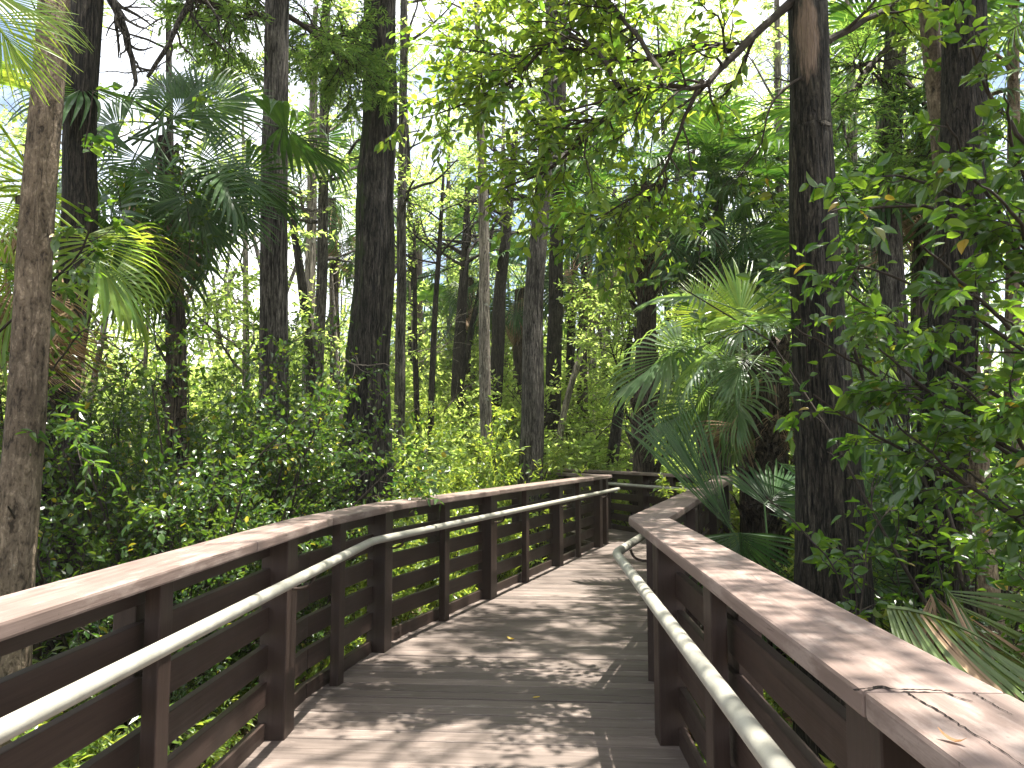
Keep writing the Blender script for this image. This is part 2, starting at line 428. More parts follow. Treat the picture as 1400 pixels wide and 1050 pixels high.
YELLOW = leaf_mat('yellow_leaf', (0.5, 0.33, 0.02), (0.6, 0.42, 0.03), (0.5, 0.35, 0.02), (0.5, 0.35, 0.02), 0.2)
# ------------------------------------------------------------------ boardwalk
LRAIL = np.array([[-1.585, -1.6], [-1.235, 4.9], [-0.985, 6.2], [1.50, 12.7], [-0.9, 17.5]])
RRAIL = np.array([[0.655, -1.6], [0.86, 4.93], [3.3, 12.0], [0.2, 18.5]])


def box_mesh(name, lx, ly, lz, mat, bev=0.005):
    bm = bmesh.new()
    bmesh.ops.create_cube(bm, size=1.0)
    for v in bm.verts:
        v.co = Vector((v.co.x * lx, v.co.y * ly, v.co.z * lz))
    if bev:
        bmesh.ops.bevel(bm, geom=bm.edges[:], offset=bev, segments=2, profile=0.6, affect='EDGES')
    me = bpy.data.meshes.new(name)
    bm.to_mesh(me); bm.free()
    me.materials.append(mat)
    return me


def frame(p, xdir, zhint=(0, 0, 1)):
    x = Vector(xdir).normalized()
    z = Vector(zhint)
    y = z.cross(x).normalized()
    z = x.cross(y)
    M = Matrix((x, y, z)).transposed().to_4x4()
    M.translation = Vector([float(c) for c in p])
    return M


def along(poly, s):
    d = np.concatenate([[0], np.cumsum(np.linalg.norm(np.diff(poly, axis=0), axis=1))])
    i = int(np.clip(np.searchsorted(d, s, side='right') - 1, 0, len(poly) - 2))
    t = (poly[i + 1] - poly[i]) / (d[i + 1] - d[i])
    return poly[i] + t * (s - d[i]), t


def at_y(poly, Y):
    """arc length at which the rail line passes forward distance Y"""
    d = np.concatenate([[0], np.cumsum(np.linalg.norm(np.diff(poly, axis=0), axis=1))])
    return float(np.interp(Y, poly[:, 1], d))


def offset_line(poly, off):
    """parallel line, off to the right of travel, mitred"""
    t = nrm(np.diff(poly, axis=0))
    n = np.stack([t[:, 1], -t[:, 0]], 1)
    out = [poly[0] + n[0] * off]
    for i in range(1, len(poly) - 1):
        b = nrm(n[i - 1] + n[i])
        out.append(poly[i] + b * off / (b @ n[i]))
    out.append(poly[-1] + n[-1] * off)
    return np.array(out)


rb = np.random.default_rng(11)


def slab(name, root, quad, z0, z1, mat, bev=0.006):
    """a plank from four plan corners (A-left, A-right, B-right, B-left)"""
    q = np.array(quad)
    a, b = (q[0] + q[1]) / 2, (q[2] + q[3]) / 2
    c = (a + b) / 2
    M = frame((c[0], c[1], (z0 + z1) / 2), (b[0] - a[0], b[1] - a[1], 0))
    Mi = M.inverted()
    bm = bmesh.new()
    lo = [bm.verts.new(Mi @ Vector((x, y, z0))) for x, y in q]
    hi = [bm.verts.new(Mi @ Vector((x, y, z1))) for x, y in q]
    bm.faces.new(lo[::-1]); bm.faces.new(hi)
    for i in range(4):
        j = (i + 1) % 4
        bm.faces.new((lo[i], lo[j], hi[j], hi[i]))
    bmesh.ops.recalc_face_normals(bm, faces=bm.faces[:])
    bmesh.ops.bevel(bm, geom=bm.edges[:], offset=bev, segments=2, profile=0.6, affect='EDGES')
    me = bpy.data.meshes.new(name)
    bm.to_mesh(me); bm.free()
    me.materials.append(mat)
    return link(name, me, root, M)


CAP_T, CAP_B = 1.10, 1.05


def cap(root, poly, cuts, w=0.25):
    """cap rail in lengths: cuts are the arc lengths of butt joints; corners are mitred"""
    d = np.concatenate([[0], np.cumsum(np.linalg.norm(np.diff(poly, axis=0), axis=1))])
    l, r = offset_line(poly, -w / 2), offset_line(poly, w / 2)
    stops = sorted([(s, None) for s in cuts] + [(d[i], i) for i in range(len(poly))])
    prev = None
    for s, corner in stops:
        if corner is not None:
            e = (l[corner], r[corner])
        else:
            p, t = along(poly, s)
            n = np.array([t[1], -t[0]])
            e = (p - n * w / 2, p + n * w / 2)
        if prev is not None:
            t = nrm((e[0] + e[1]) - (prev[0] + prev[1])) * 0.0022
            dz = rb.uniform(-0.0015, 0.0015)
            slab('cap_rail', root, (prev[0] + t, prev[1] + t, e[1] - t, e[0] - t), CAP_B + dz, CAP_T + dz, CAPW, 0.009)
        prev = e


def post(root, poly, s, side, w=0.165, dep=0.145, z0=-0.5, z1=CAP_B - 0.002, off=0.0, name='post'):
    p, t = along(poly, s)
    n = np.array([t[1], -t[0]]) * side      # towards the walkway
    p = p + n * off
    me = box_mesh(name, z1 - z0, dep, w, PAINT, 0.006)
    M = frame((p[0], p[1], (z0 + z1) / 2), (0, 0, 1), (t[0], t[1], 0))
    return link(name, me, root, M @ Matrix.Rotation(rb.normal(0, 0.006), 4, 'X'))


def boards(root, poly, stops, side, rows, off, th=0.038):
    """slats between successive stops (arc lengths), kept inside straight runs"""
    for a, b in zip(stops[:-1], stops[1:]):
        pa, _ = along(poly, a + 1e-4)
        pb, _ = along(poly, b - 1e-4)
        t = nrm(pb - pa)
        n = np.array([t[1], -t[0]]) * side
        ln = np.linalg.norm(pb - pa) - 0.004
        for z0, z1, nm in rows:
            me = box_mesh(nm, ln, th, z1 - z0, PAINT, 0.004)
            c = (pa + pb) / 2 + n * (off + rb.normal(0, 0.002))
            M = frame((c[0], c[1], (z0 + z1) / 2 + rb.normal(0, 0.003)), (t[0], t[1], rb.normal(0, 0.0015)))
            link(nm, me, root, M)


ROWS = [(0.955, 1.046, 'rim_board'), (0.755, 0.885, 'slat'), (0.56, 0.687, 'slat'), (0.365, 0.49, 'slat'),
        (0.175, 0.298, 'slat'), (-0.02, 0.088, 'slat')]


def handrail(root, pts, r=0.028, z=0.87, brackets=(), ends=0):
    """round pipe with eased bends"""
    pts = [np.array([*p, z]) if len(p) == 2 else np.array(p, float) for p in pts]
    out = [pts[0]]
    for i in range(1, len(pts) - 1):
        a, b, c = pts[i - 1], pts[i], pts[i + 1]
        q0, q1 = b + nrm(a - b) * 0.10, b + nrm(c - b) * 0.10
        for u in np.linspace(0, 1, 7):
            out.append((1 - u) ** 2 * q0 + 2 * u * (1 - u) * b + u * u * q1)
    out.append(pts[-1])
    fine = [out[0]]
    for p in out[1:]:
        k = max(1, int(np.linalg.norm(p - fine[-1]) / 0.25))
        base = fine[-1]
        for u in np.linspace(0, 1, k + 1)[1:]:
            fine.append(base * (1 - u) + p * u)
    A = np.array(fine)
    sp = Soup()
    tubes(sp, A[None], np.full((1, len(A)), r), 16)
    n = len(A)
    sp.add(np.zeros((0, 3)), np.zeros((0, 4), int))
    V = np.concatenate(sp.v)
    caps = [(np.array([np.arange(16)[::-1]]), 0), (np.array([np.arange((n - 1) * 16, n * 16)]), 0)]
    loc = np.array(root.location)
    h = link('handrail', mesh_np('handrail', V, sp.f + caps, [RAILM], True), root)
    for (p, t, nn) in brackets:
        # cranked iron from the post face out under the pipe
        t3, n3 = np.array([*t, 0]), np.array([*nn, 0])
        base = np.array([p[0], p[1], z - 0.10])
        path = np.array([base, base + n3 * 0.05, base + n3 * 0.10 + [0, 0, 0.02], base + n3 * 0.125 + [0, 0, 0.07]])
        q, rr = resample(path, np.full(4, 0.009), 9)
        s2 = Soup(); tubes(s2, q[None], rr[None], 8)
        bo = link('bracket', s2.mesh('bracket', [IRON], (0, 0, 0), True)); bo.parent = h
    return h


# --- left railing
lroot = empty('railing', (-1.30, 4.3, 0), 'long left brown timber railing bending towards the middle, pale pipe handrail inside', 'railing', 'brown timber railings of the boardwalk')
S = lambda Y: at_y(LRAIL, Y)
cap(lroot, LRAIL, [S(0.3), S(3.65), S(8.15), S(15.5)])
mains = [S(y) for y in (-0.9, 1.15, 4.30, 6.05, 8.12, 10.3, 12.25)]
for s in mains:
    post(lroot, LRAIL, s, 1)
post(lroot, LRAIL, S(12.62), 1, 0.12, 0.14)
for y in (14.6, 16.8):
    post(lroot, LRAIL, S(y), 1)
for y in (0.1, 2.93, 5.2, 7.1, 9.1, 11.15):          # slim uprights, some with a stub block behind
    post(lroot, LRAIL, S(y), 1, 0.095, 0.06, off=0.035, name='upright')
    if y not in (5.2,):
        post(lroot, LRAIL, S(y) + 0.10, 1, 0.20, 0.09, z0=0.66, off=-0.095, name='stub_block')
boards(lroot, LRAIL, [0.0, S(1.15), S(4.30), S(4.9)], 1, ROWS, -0.045)
boards(lroot, LRAIL, [S(4.9), S(6.2)], 1, ROWS, -0.045)
boards(lroot, LRAIL, [S(6.2), S(8.12), S(10.3), S(12.7)], 1, ROWS, -0.045)
boards(lroot, LRAIL, [S(12.7), S(15.5), S(17.5)], 1, ROWS, -0.045)
_a, _b, _c, _d = LRAIL[0], LRAIL[1], LRAIL[2], LRAIL[3]
_m = np.linalg.solve(np.stack([_b - _a, _c - _d], 1), _c - _a)
hl = offset_line(np.array([_a, _a + (_b - _a) * _m[0], _d]), 0.20)
br = []
for s in mains[1:]:
    p, t = along(LRAIL, s); n = np.array([t[1], -t[0]])
    br.append((p + n * 0.07, t, n))
e, te = along(LRAIL, S(12.62)); ne = np.array([te[1], -te[0]])
handrail(lroot, [hl[0], hl[1], e + ne * 0.20 + te * 0.25], brackets=br)

# --- right railing
rroot = empty('railing', (0.86, 4.93, 0), 'right brown timber railing with a sharp corner, cracked wide cap, pale pipe handrail', 'railing', 'brown timber railings of the boardwalk')
S = lambda Y: at_y(RRAIL[:3], Y)
R2 = RRAIL[:3]
cap(rroot, R2, [S(1.415), S(8.6)])
rm = [S(y) for y in (-0.6, 1.56, 4.22, 5.32, 7.3, 9.3, 11.3)]
for s in rm:
    post(rroot, R2, s, -1)
for y in (0.4, 2.98, 6.3, 8.3, 10.3):
    post(rroot, R2, S(y), -1, 0.13, 0.06, off=0.035, name='upright')
    post(rroot, R2, S(y) + 0.1, -1, 0.2, 0.09, z0=0.0, off=-0.095, name='stub_block')
boards(rroot, R2, [0.0, S(1.56), S(4.93)], -1, ROWS, -0.045)
boards(rroot, R2, [S(4.93), S(7.3), S(9.3), S(12.0)], -1, ROWS, -0.045)
hr = offset_line(R2, -0.205)
br = []
for s in rm[1:]:
    p, t = along(R2, s); n = -np.array([t[1], -t[0]])
    br.append((p + n * 0.07, t, n))
handrail(rroot, [hr[0], hr[1], hr[2]], brackets=br)
# --- far railing, across the end
FR = RRAIL[2:]
froot = empty('railing', (2.6, 15.0, 0), 'short far railing crossing the end of the walk, seen between the other two', 'railing', 'brown timber railings of the boardwalk')
cap(froot, FR, [3.4])
for s in (0.35, 2.2, 4.3, 6.3):
    post(froot, FR, s, -1)
for s in (1.3, 3.3, 5.3):
    post(froot, FR, s, -1, 0.095, 0.06, off=0.035, name='upright')
boards(froot, FR, [0.0, 2.2, 4.3, 7.1], -1, ROWS, -0.045)
hf = offset_line(FR, -0.2)
handrail(froot, [hf[0] + (hf[1] - hf[0]) * 0.03, hf[1]], brackets=[])

# --- deck
sp = Soup()
ax = nrm(np.array([1.0, -0.075])); ay = np.array([-ax[1], ax[0]])
le, re = offset_line(LRAIL, -0.10), offset_line(RRAIL, 0.10)
lu, lv, ru, rv = le @ ax, le @ ay, re @ ax, re @ ay
v = -1.4
rd = np.random.default_rng(3)
cubes = []
while v < 18.2:
    w = 0.139
    g = 0.006 + rd.uniform(0, 0.004)
    a, b = v + g / 2, v + w - g / 2
    u = [np.interp(a, lv, lu), np.interp(a, rv, ru), np.interp(b, rv, ru), np.interp(b, lv, lu)]
    jl = rd.uniform(-0.012, 0.012)
    q = [ax * (u[0] + jl) + ay * a, ax * u[1] + ay * a, ax * u[2] + ay * b, ax * (u[3] + jl) + ay * b]
    cubes.append((q, rd.normal(0, 0.0017), rd.normal(0, 0.0014)))
    v += w
bm = bmesh.new()
Md = frame((0, 5.0, 0), (ax[0], ax[1], 0))
Mi = Md.inverted()
rlay = bm.verts.layers.float.new('plank')
for q, dz, tl in cubes:
    rv_ = rd.random()
    lo = [bm.verts.new(Mi @ Vector((x, y, -0.04))) for x, y in q]
    hi = [bm.verts.new(Mi @ Vector((x, y, dz + (tl if k < 2 else -tl)))) for k, (x, y) in enumerate(q)]
    for vv in lo + hi:
        vv[rlay] = rv_
    bm.faces.new(lo[::-1]); bm.faces.new(hi)
    for i in range(4):
        j = (i + 1) % 4
        bm.faces.new((lo[i], lo[j], hi[j], hi[i]))
bmesh.ops.recalc_face_normals(bm, faces=bm.faces[:])
bmesh.ops.bevel(bm, geom=bm.edges[:], offset=0.0035, segments=1, affect='EDGES')
me = bpy.data.meshes.new('boardwalk_deck'); bm.to_mesh(me); bm.free()
# each plank its own shade
nt = DECKW.node_tree
prin = [n for n in nt.nodes if n.type == 'BSDF_PRINCIPLED'][0]
src = prin.inputs['Base Color'].links[0].from_socket
g = N(nt, 'ShaderNodeNewGeometry')
rr_ = ramp(nt, [(0.0, 0.72), (1.0, 1.22)]); nt.links.new(g.outputs['Random Per Island'], rr_.inputs[0])
nt.links.new(mixc(nt, 1.0, src, rr_.outputs[0], 'MULTIPLY'), prin.inputs['Base Color'])
# grain differs from plank to plank
for n in nt.nodes:
    if n.type == 'VECT_MATH' and n.operation == 'ADD':
        vm = N(nt, 'ShaderNodeVectorMath', operation='ADD')
        sc_ = N(nt, 'ShaderNodeMath', operation='MULTIPLY'); nt.links.new(g.outputs['Random Per Island'], sc_.inputs[0]); sc_.inputs[1].default_value = 31.0
        outs = [l.to_socket for l in n.outputs[0].links]
        nt.links.new(n.outputs[0], vm.inputs[0]); nt.links.new(sc_.outputs[0], vm.inputs[1])
        for o_ in outs:
            nt.links.new(vm.outputs[0], o_)
        break
me.materials.append(DECKW)
deck = link('boardwalk_deck', me, None, Md)
tag(deck, 'weathered brown plank deck of the boardwalk winding into the forest', 'boardwalk', kind='structure')
# bearers and piles carry it
sp = Soup()


def rawbox(sp, c, t, lx, ly, lz):
    t = np.array([*t, 0.0]); n = np.array([-t[1], t[0], 0])
    V = np.array([[sx, sy, sz] for sx in (-.5, .5) for sy in (-.5, .5) for sz in (-.5, .5)])
    W = np.asarray(c) + V[:, :1] * lx * t + V[:, 1:2] * ly * n + V[:, 2:] * lz * np.array([0, 0, 1.0])
    sp.add(W, np.array([[0, 1, 3, 2], [4, 6, 7, 5], [0, 4, 5, 1], [2, 3, 7, 6], [0, 2, 6, 4], [1, 5, 7, 3]]))


for poly, off in ((LRAIL, 0.02), (RRAIL, -0.02)):
    pl = offset_line(poly, off)
    for a, b in zip(pl[:-1], pl[1:]):
        rawbox(sp, (*(a + b) / 2, -0.15), nrm(b - a), np.linalg.norm(b - a), 0.05, 0.21)
for Y in np.arange(0, 18, 2.4):
    for poly, sg in ((LRAIL, 1), (RRAIL, -1)):
        p, t = along(poly, at_y(poly, Y)); p = p + np.array([t[1], -t[0]]) * sg * 0.3
        rawbox(sp, (*p, -0.62), t, 0.16, 0.16, 0.75)
bear = link('bearer', sp.mesh('bearer', [PAINT], tuple(Md.translation)), None)
bear.parent = deck
bear.matrix_basis = Mi @ Matrix.Translation(Md.translation)

# --- fallen leaves
def fallen(loc, rz, L, W, mat, label, name='fallen_leaf', curl=0.3, group=None):
    sp = Soup()
    a = np.linspace(0, 1, 6)
    row = []
    for k, t in enumerate(a):
        w = W * math.sin(math.pi * min(t * 0.92 + 0.06, 1)) ** 0.8 * 0.5
        z = curl * L * (t - 0.45) ** 2
        row += [[-w, t * L, z + w * 0.45], [0, t * L, z], [w, t * L, z + w * 0.45]]
    f = []
    for k in range(5):
        for j in range(2):
            f.append([3 * k + j, 3 * k + j + 1, 3 * k + 4 + j, 3 * k + 3 + j])
    sp.add(np.array(row), np.array(f))
    o = link(name, sp.mesh(name, [mat]), None, Matrix.Translation(Vector(loc)) @ Matrix.Rotation(rz, 4, 'Z'))
    return tag(o, label, 'leaf', group)


def on_deck(x, y, z=0.0):
    a, b = (x - 700) / F, (525 - y) / F
    k = (z - CAMZ) / (SP + CP * b)
    return np.array([a * k, (CP - SP * b) * k, z])


p = on_deck(703, 876); fallen(p + [0, 0, 0.004], 0.9, 0.075, 0.04, YELLOW, 'curled yellow leaf lying in a patch of sun on the middle of the deck', curl=0.9)
p = on_deck(738, 954); fallen(p + [0, 0, 0.004], 2.0, 0.05, 0.02, YELLOW, 'small narrow yellow leaf on the shaded deck closer to the camera')
p = on_deck(1322, 1022, CAP_T); fallen(p + [0, 0, 0.003], 0.65, 0.04, 0.011, LF_DEAD, 'dry curled tan leaf on the cap of the right railing', curl=1.2)

# the split at the cap joint near the camera, and the drying checks that run from it
BLACK = plain_mat('dark_split_wood', (0.006, 0.005, 0.004), (0.014, 0.010, 0.008), 40.0, 0.9, 0.1)
rk = np.random.default_rng(8)
sp = Soup()
for pts, w0, w1 in (([(1168, 945), (1188, 943), (1205, 940), (1222, 944), (1258, 945), (1288, 947), (1308, 955), (1330, 961)], .0045, .0016),
                    ([(1238, 948), (1262, 962), (1290, 978), (1330, 1004), (1372, 1030), (1400, 1050)], .0022, .0008),
                    ([(1330, 948), (1360, 966), (1385, 980)], .0015, .0006)):
    A = np.array([on_deck(x, y, CAP_T) for x, y in pts])
    q, _ = resample(A, np.zeros(len(A)), 40)
    q = q + rk.normal(0, .0011, q.shape) * [1, 1, 0]
    t = nrm(np.gradient(q, axis=0)); nn_ = np.stack([-t[:, 1], t[:, 0], 0 * t[:, 0]], 1)
    w = np.linspace(w0, w1, 40) * rk.uniform(.4, 1.5, 40)
    q[:, 2] = CAP_T + .0028
    V = np.stack([q - nn_ * w[:, None], q + nn_ * w[:, None]], 1).reshape(-1, 3)
    b_ = np.arange(39)[:, None] * 2
    sp.add(V, b_ + np.array([[0, 1, 3, 2]]))
link('crack', sp.mesh('crack', [BLACK]), rroot)
# ------------------------------------------------------------------ plant builders
def trunk_soup(sp, path, rad, sides, rings, ridge, flare, rng, mat=0):
    q, r = resample(path, rad, rings)
    L = np.linalg.norm(q[-1] - q[0])
    z = q[:, 2]
    wob = np.zeros((rings, 3))
    for k in (1, 2, 3):
        wob[:, :2] += rng.normal(0, 0.25, 2) / k * np.sin(z[:, None] * k * 0.9 + rng.uniform(0, 6, 2)) * r[:, None]
    q = q + wob * 0.5
    th = np.arange(sides) * 2 * math.pi / sides
    m = np.ones((rings, sides))
    for k in (3, 5, 8, 11, 15, 19, 24):
        ph = np.cumsum(rng.normal(0, 0.11, rings)) + rng.uniform(0, 6)
        am = ridge * (0.8 if k < 8 else 0.5) * rng.uniform(0.5, 1.0) * (1 + 0.4 * np.sin(z * rng.uniform(.5, 2) + rng.uniform(0, 6)))
        m += am[:, None] * np.cos(k * th[None] + ph[:, None])
    m += rng.normal(0, ridge * 0.35, m.shape)
    h = np.maximum(z - GROUND, 0)
    fl = flare * np.exp(-h / 0.55)
    m += fl[:, None] * (1 + 0.55 * np.cos(5 * th + rng.uniform(0, 6)) + 0.3 * np.cos(8 * th + rng.uniform(0, 6)))[None]
    m /= np.percentile(m[rings // 4:], 88)
    R = r[:, None] * m
    T = nrm(np.gradient(q, axis=0))
    n1 = nrm(np.cross(T, np.array([0, 1.0, 0])))
    n2 = np.cross(T, n1)
    V = q[:, None] + R[..., None] * (np.cos(th)[None, :, None] * n1[:, None] + np.sin(th)[None, :, None] * n2[:, None])
    base = np.arange(rings - 1)[:, None] * sides
    j = np.arange(sides); k = (j + 1) % sides
    Fq = np.stack([base + j, base + k, base + sides + k, base + sides + j], -1).reshape(-1, 4)
    sp.add(V.reshape(-1, 3), Fq, mat)
    return q, r


def px_path(pts, Y, ztop, rtop=0.55):
    """trunk axis from photo points (x, y, width px) at depth Y, carried down to the ground and up to ztop"""
    Ys = [p[3] if len(p) > 3 else Y for p in pts]
    W = [P(p[0], p[1], yy) for p, yy in zip(pts, Ys)]
    R = [p[2] / 2 * yy / F * math.cos(math.atan((p[0] - 700) / F)) for p, yy in zip(pts, Ys)]     # a round trunk looks wider off axis
    o = sorted(range(len(W)), key=lambda i: W[i][2])
    W = [W[i] for i in o]; R = [R[i] for i in o]
    if W[0][2] > GROUND + 0.1:
        d = W[0] - W[1]
        d = d / d[2] * (GROUND - 0.15 - W[0][2]) if len(W) > 1 else np.array([0, 0, GROUND - 0.15 - W[0][2]])
        W.insert(0, W[0] + d); R.insert(0, R[0] * 1.08)
    if ztop > W[-1][2] + 0.3:
        d = W[-1] - W[-2]; d = d / max(d[2], 0.2) * (ztop - W[-1][2])
        d[:2] = np.clip(d[:2], -0.25 * (ztop - W[-1][2]), 0.25 * (ztop - W[-1][2]))
        W.append(W[-1] + d); R.append(R[-1] * rtop)
    return np.array(W), np.array(R)


def tree(label, path, rad, bark, crown=None, cat='tree', group=None, name='tree', seed=0, sides=14, rings=40, ridge=0.03, flare=0.35,
         branches=(), near=False, keep=None):
    """trunk + crown (twigs and leaves); branches: extra limb polylines [(pts, radii)] kept as parts of their own"""
    rng = np.random.default_rng(seed + 101)
    base = path[0].copy(); base[2] = max(base[2], GROUND)
    root = empty(name, base, label, cat, group)
    M = Matrix.Translation(Vector(base.tolist()))
    sp = Soup()
    q, r = trunk_soup(sp, path, rad, sides, rings, ridge, flare, rng)
    limbs = None
    if crown:
        c = crown
        z = q[:, 2]
        tt = np.linspace(0, 1, len(q))
        t0, t1 = np.interp(c['z0'], z, tt), np.interp(c['z1'], z, tt)
        P0, R0 = spawn(rng, q[None], r[None], c['n0'], c.get('a0', 1.15), c['L0'], 0.16, c.get('up', 0.12), t0, t1, 0.42, 7, c.get('flat', 0.7), 0.012, 0.25)
        P1, R1 = spawn(rng, P0, R0, c['n1'], 0.8, c['L1'], 0.18, c.get('up1', 0.05), 0.25, 1.0, 0.6, 5, c.get('flat', 0.7), 0.005, 0.35)
        P2, R2_ = spawn(rng, P1, R1, c['n2'], 0.75, c['L2'], 0.2, c.get('up2', 0.0), 0.15, 1.0, 0.6, 4, c.get('flat', 0.7), 0.0025, 0.5)
        tubes(sp, P0, R0, 6)
        tubes(sp, P1, R1, 4)
        cs = Soup()
        if c.get('twigs', True):
            tubes(cs, P2, R2_, 3, 1)
        Tw = np.concatenate([P2, P1[:, -4:], ])
        lv = leafing(rng, Tw, c['K'], c['L'], c['W'], side=c.get('side', 0.9), droop=c.get('droop', 0.2), nz=c.get('nz', 0.5))
        lv = [a for a in lv]
        if keep is not None:
            k = keep(lv[0]); lv = [a[k] for a in lv]
        put_leaves(cs, *lv, c.get('tmpl', RHOMB), 0)
        link('crown', cs.mesh('crown', [c['mat'], TWIG], base), root, M)
    link('trunk', sp.mesh('trunk', [bark], base, True), root, M)
    for bi, b in enumerate(branches):
        bs = Soup()
        pts, rd_ = resample(b['pts'], b['rad'], 18)
        pts = pts + np.cumsum(rng.normal(0, 0.006, pts.shape), 0)
        tubes(bs, pts[None], rd_[None] * (1 + rng.normal(0, 0.05, (1, 18))), 8, 1)
        ax_ = [(pts[None], rd_[None])]
        P1 = P2 = None
        if b.get('n1'):
            P1, R1 = spawn(rng, pts[None], rd_[None], b['n1'], b.get('a1', 0.8), b['L1'], b.get('wob', 0.2), b.get('up1', -0.05), b.get('t0', 0.2), 1.0, 0.55, 7, b.get('flat', 0.8), 0.004, 0.3)
            tubes(bs, P1, R1, 6, 1)
            P2, R2_ = spawn(rng, P1, R1, b['n2'], 0.7, b['L2'], 0.18, b.get('up2', -0.03), 0.1, 1.0, 0.6, 5, b.get('flat', 0.8), 0.0022, 0.5)
            tubes(bs, P2, R2_, 4, 1)
            if b.get('K'):
                Tw = np.concatenate([P2, P1[:, -5:]])
                lv = leafing(rng, Tw, b['K'], b['L'], b['W'], side=0.9, droop=b.get('droop', 0.25), nz=b.get('nz', 0.5))
                put_leaves(bs, *lv, b.get('tmpl', LANCE), 0)
        link('branch', bs.mesh('branch', [b.get('mat', LF_CAN), b.get('bark', TWIG)], base, False), root, M, b.get('label'))
    return root


def shrub_data(seed, H, spread, nst, n1, n2, K, L, W, mat, tmpl=RHOMB, wood=None, lean=0.55, up=0.12, nz=0.5, L1=0.5, L2=0.3, droop=0.1):
    """meshes of one multi-stemmed shrub, foot at the origin"""
    rng = np.random.default_rng(seed + 500)
    a = rng.uniform(0, 2 * math.pi, nst)
    ln = rng.uniform(0.2, lean, nst)
    d = np.stack([np.cos(a) * ln, np.sin(a) * ln, np.ones(nst)], 1)
    p = np.stack([np.cos(a), np.sin(a), np.zeros(nst)], 1) * 0.08 * spread
    p[:, 2] = -0.1
    d = nrm(d)
    pts = [p]
    h = H * rng.uniform(0.6, 1.05, nst)[:, None]
    for k in range(6):
        d = nrm(d + rng.normal(0, 0.11, d.shape) + np.stack([np.cos(a), np.sin(a), 0 * a], 1) * 0.05 * spread)
        pts.append(pts[-1] + d * h / 6)
    P0 = np.stack(pts, 1)
    R0 = np.linspace(0.016, 0.005, 7)[None] * rng.uniform(0.7, 1.3, (nst, 1)) * (H / 2) ** 0.5
    P1, R1 = spawn(rng, P0, R0, n1, 0.85, L1 * H / 2, 0.18, up, 0.15, 1.0, 0.6, 5, 0.8, 0.003)
    P2, R2_ = spawn(rng, P1, R1, n2, 0.8, L2 * H / 2, 0.2, up * 0.5, 0.1, 1.0, 0.6, 4, 0.8, 0.0018, 0.5)
    ws = Soup(); tubes(ws, P0, R0, 6); tubes(ws, P1, R1, 4)
    fs = Soup(); tubes(fs, P2, R2_, 3, 1)
    Tw = np.concatenate([P2, P1[:, -4:]])
    put_leaves(fs, *leafing(rng, Tw, K, L, W, side=0.9, droop=droop, nz=nz), tmpl, 0)
    w = wood or TWIG
    return ws.mesh('stem_cluster', [w], (0, 0, 0), True), fs.mesh('foliage', [mat, w])


def shrub(data, loc, rz, sc, label, group=None, name='shrub', cat='shrub'):
    r = empty(name, loc, label, cat, group)
    r.rotation_euler = (0, 0, rz); r.scale = sc if hasattr(sc, '__len__') else (sc, sc, sc)
    for nm, me in zip(('stem_cluster', 'foliage'), data):
        o = bpy.data.objects.new(nm, me); COL.objects.link(o); o.parent = r
    return r


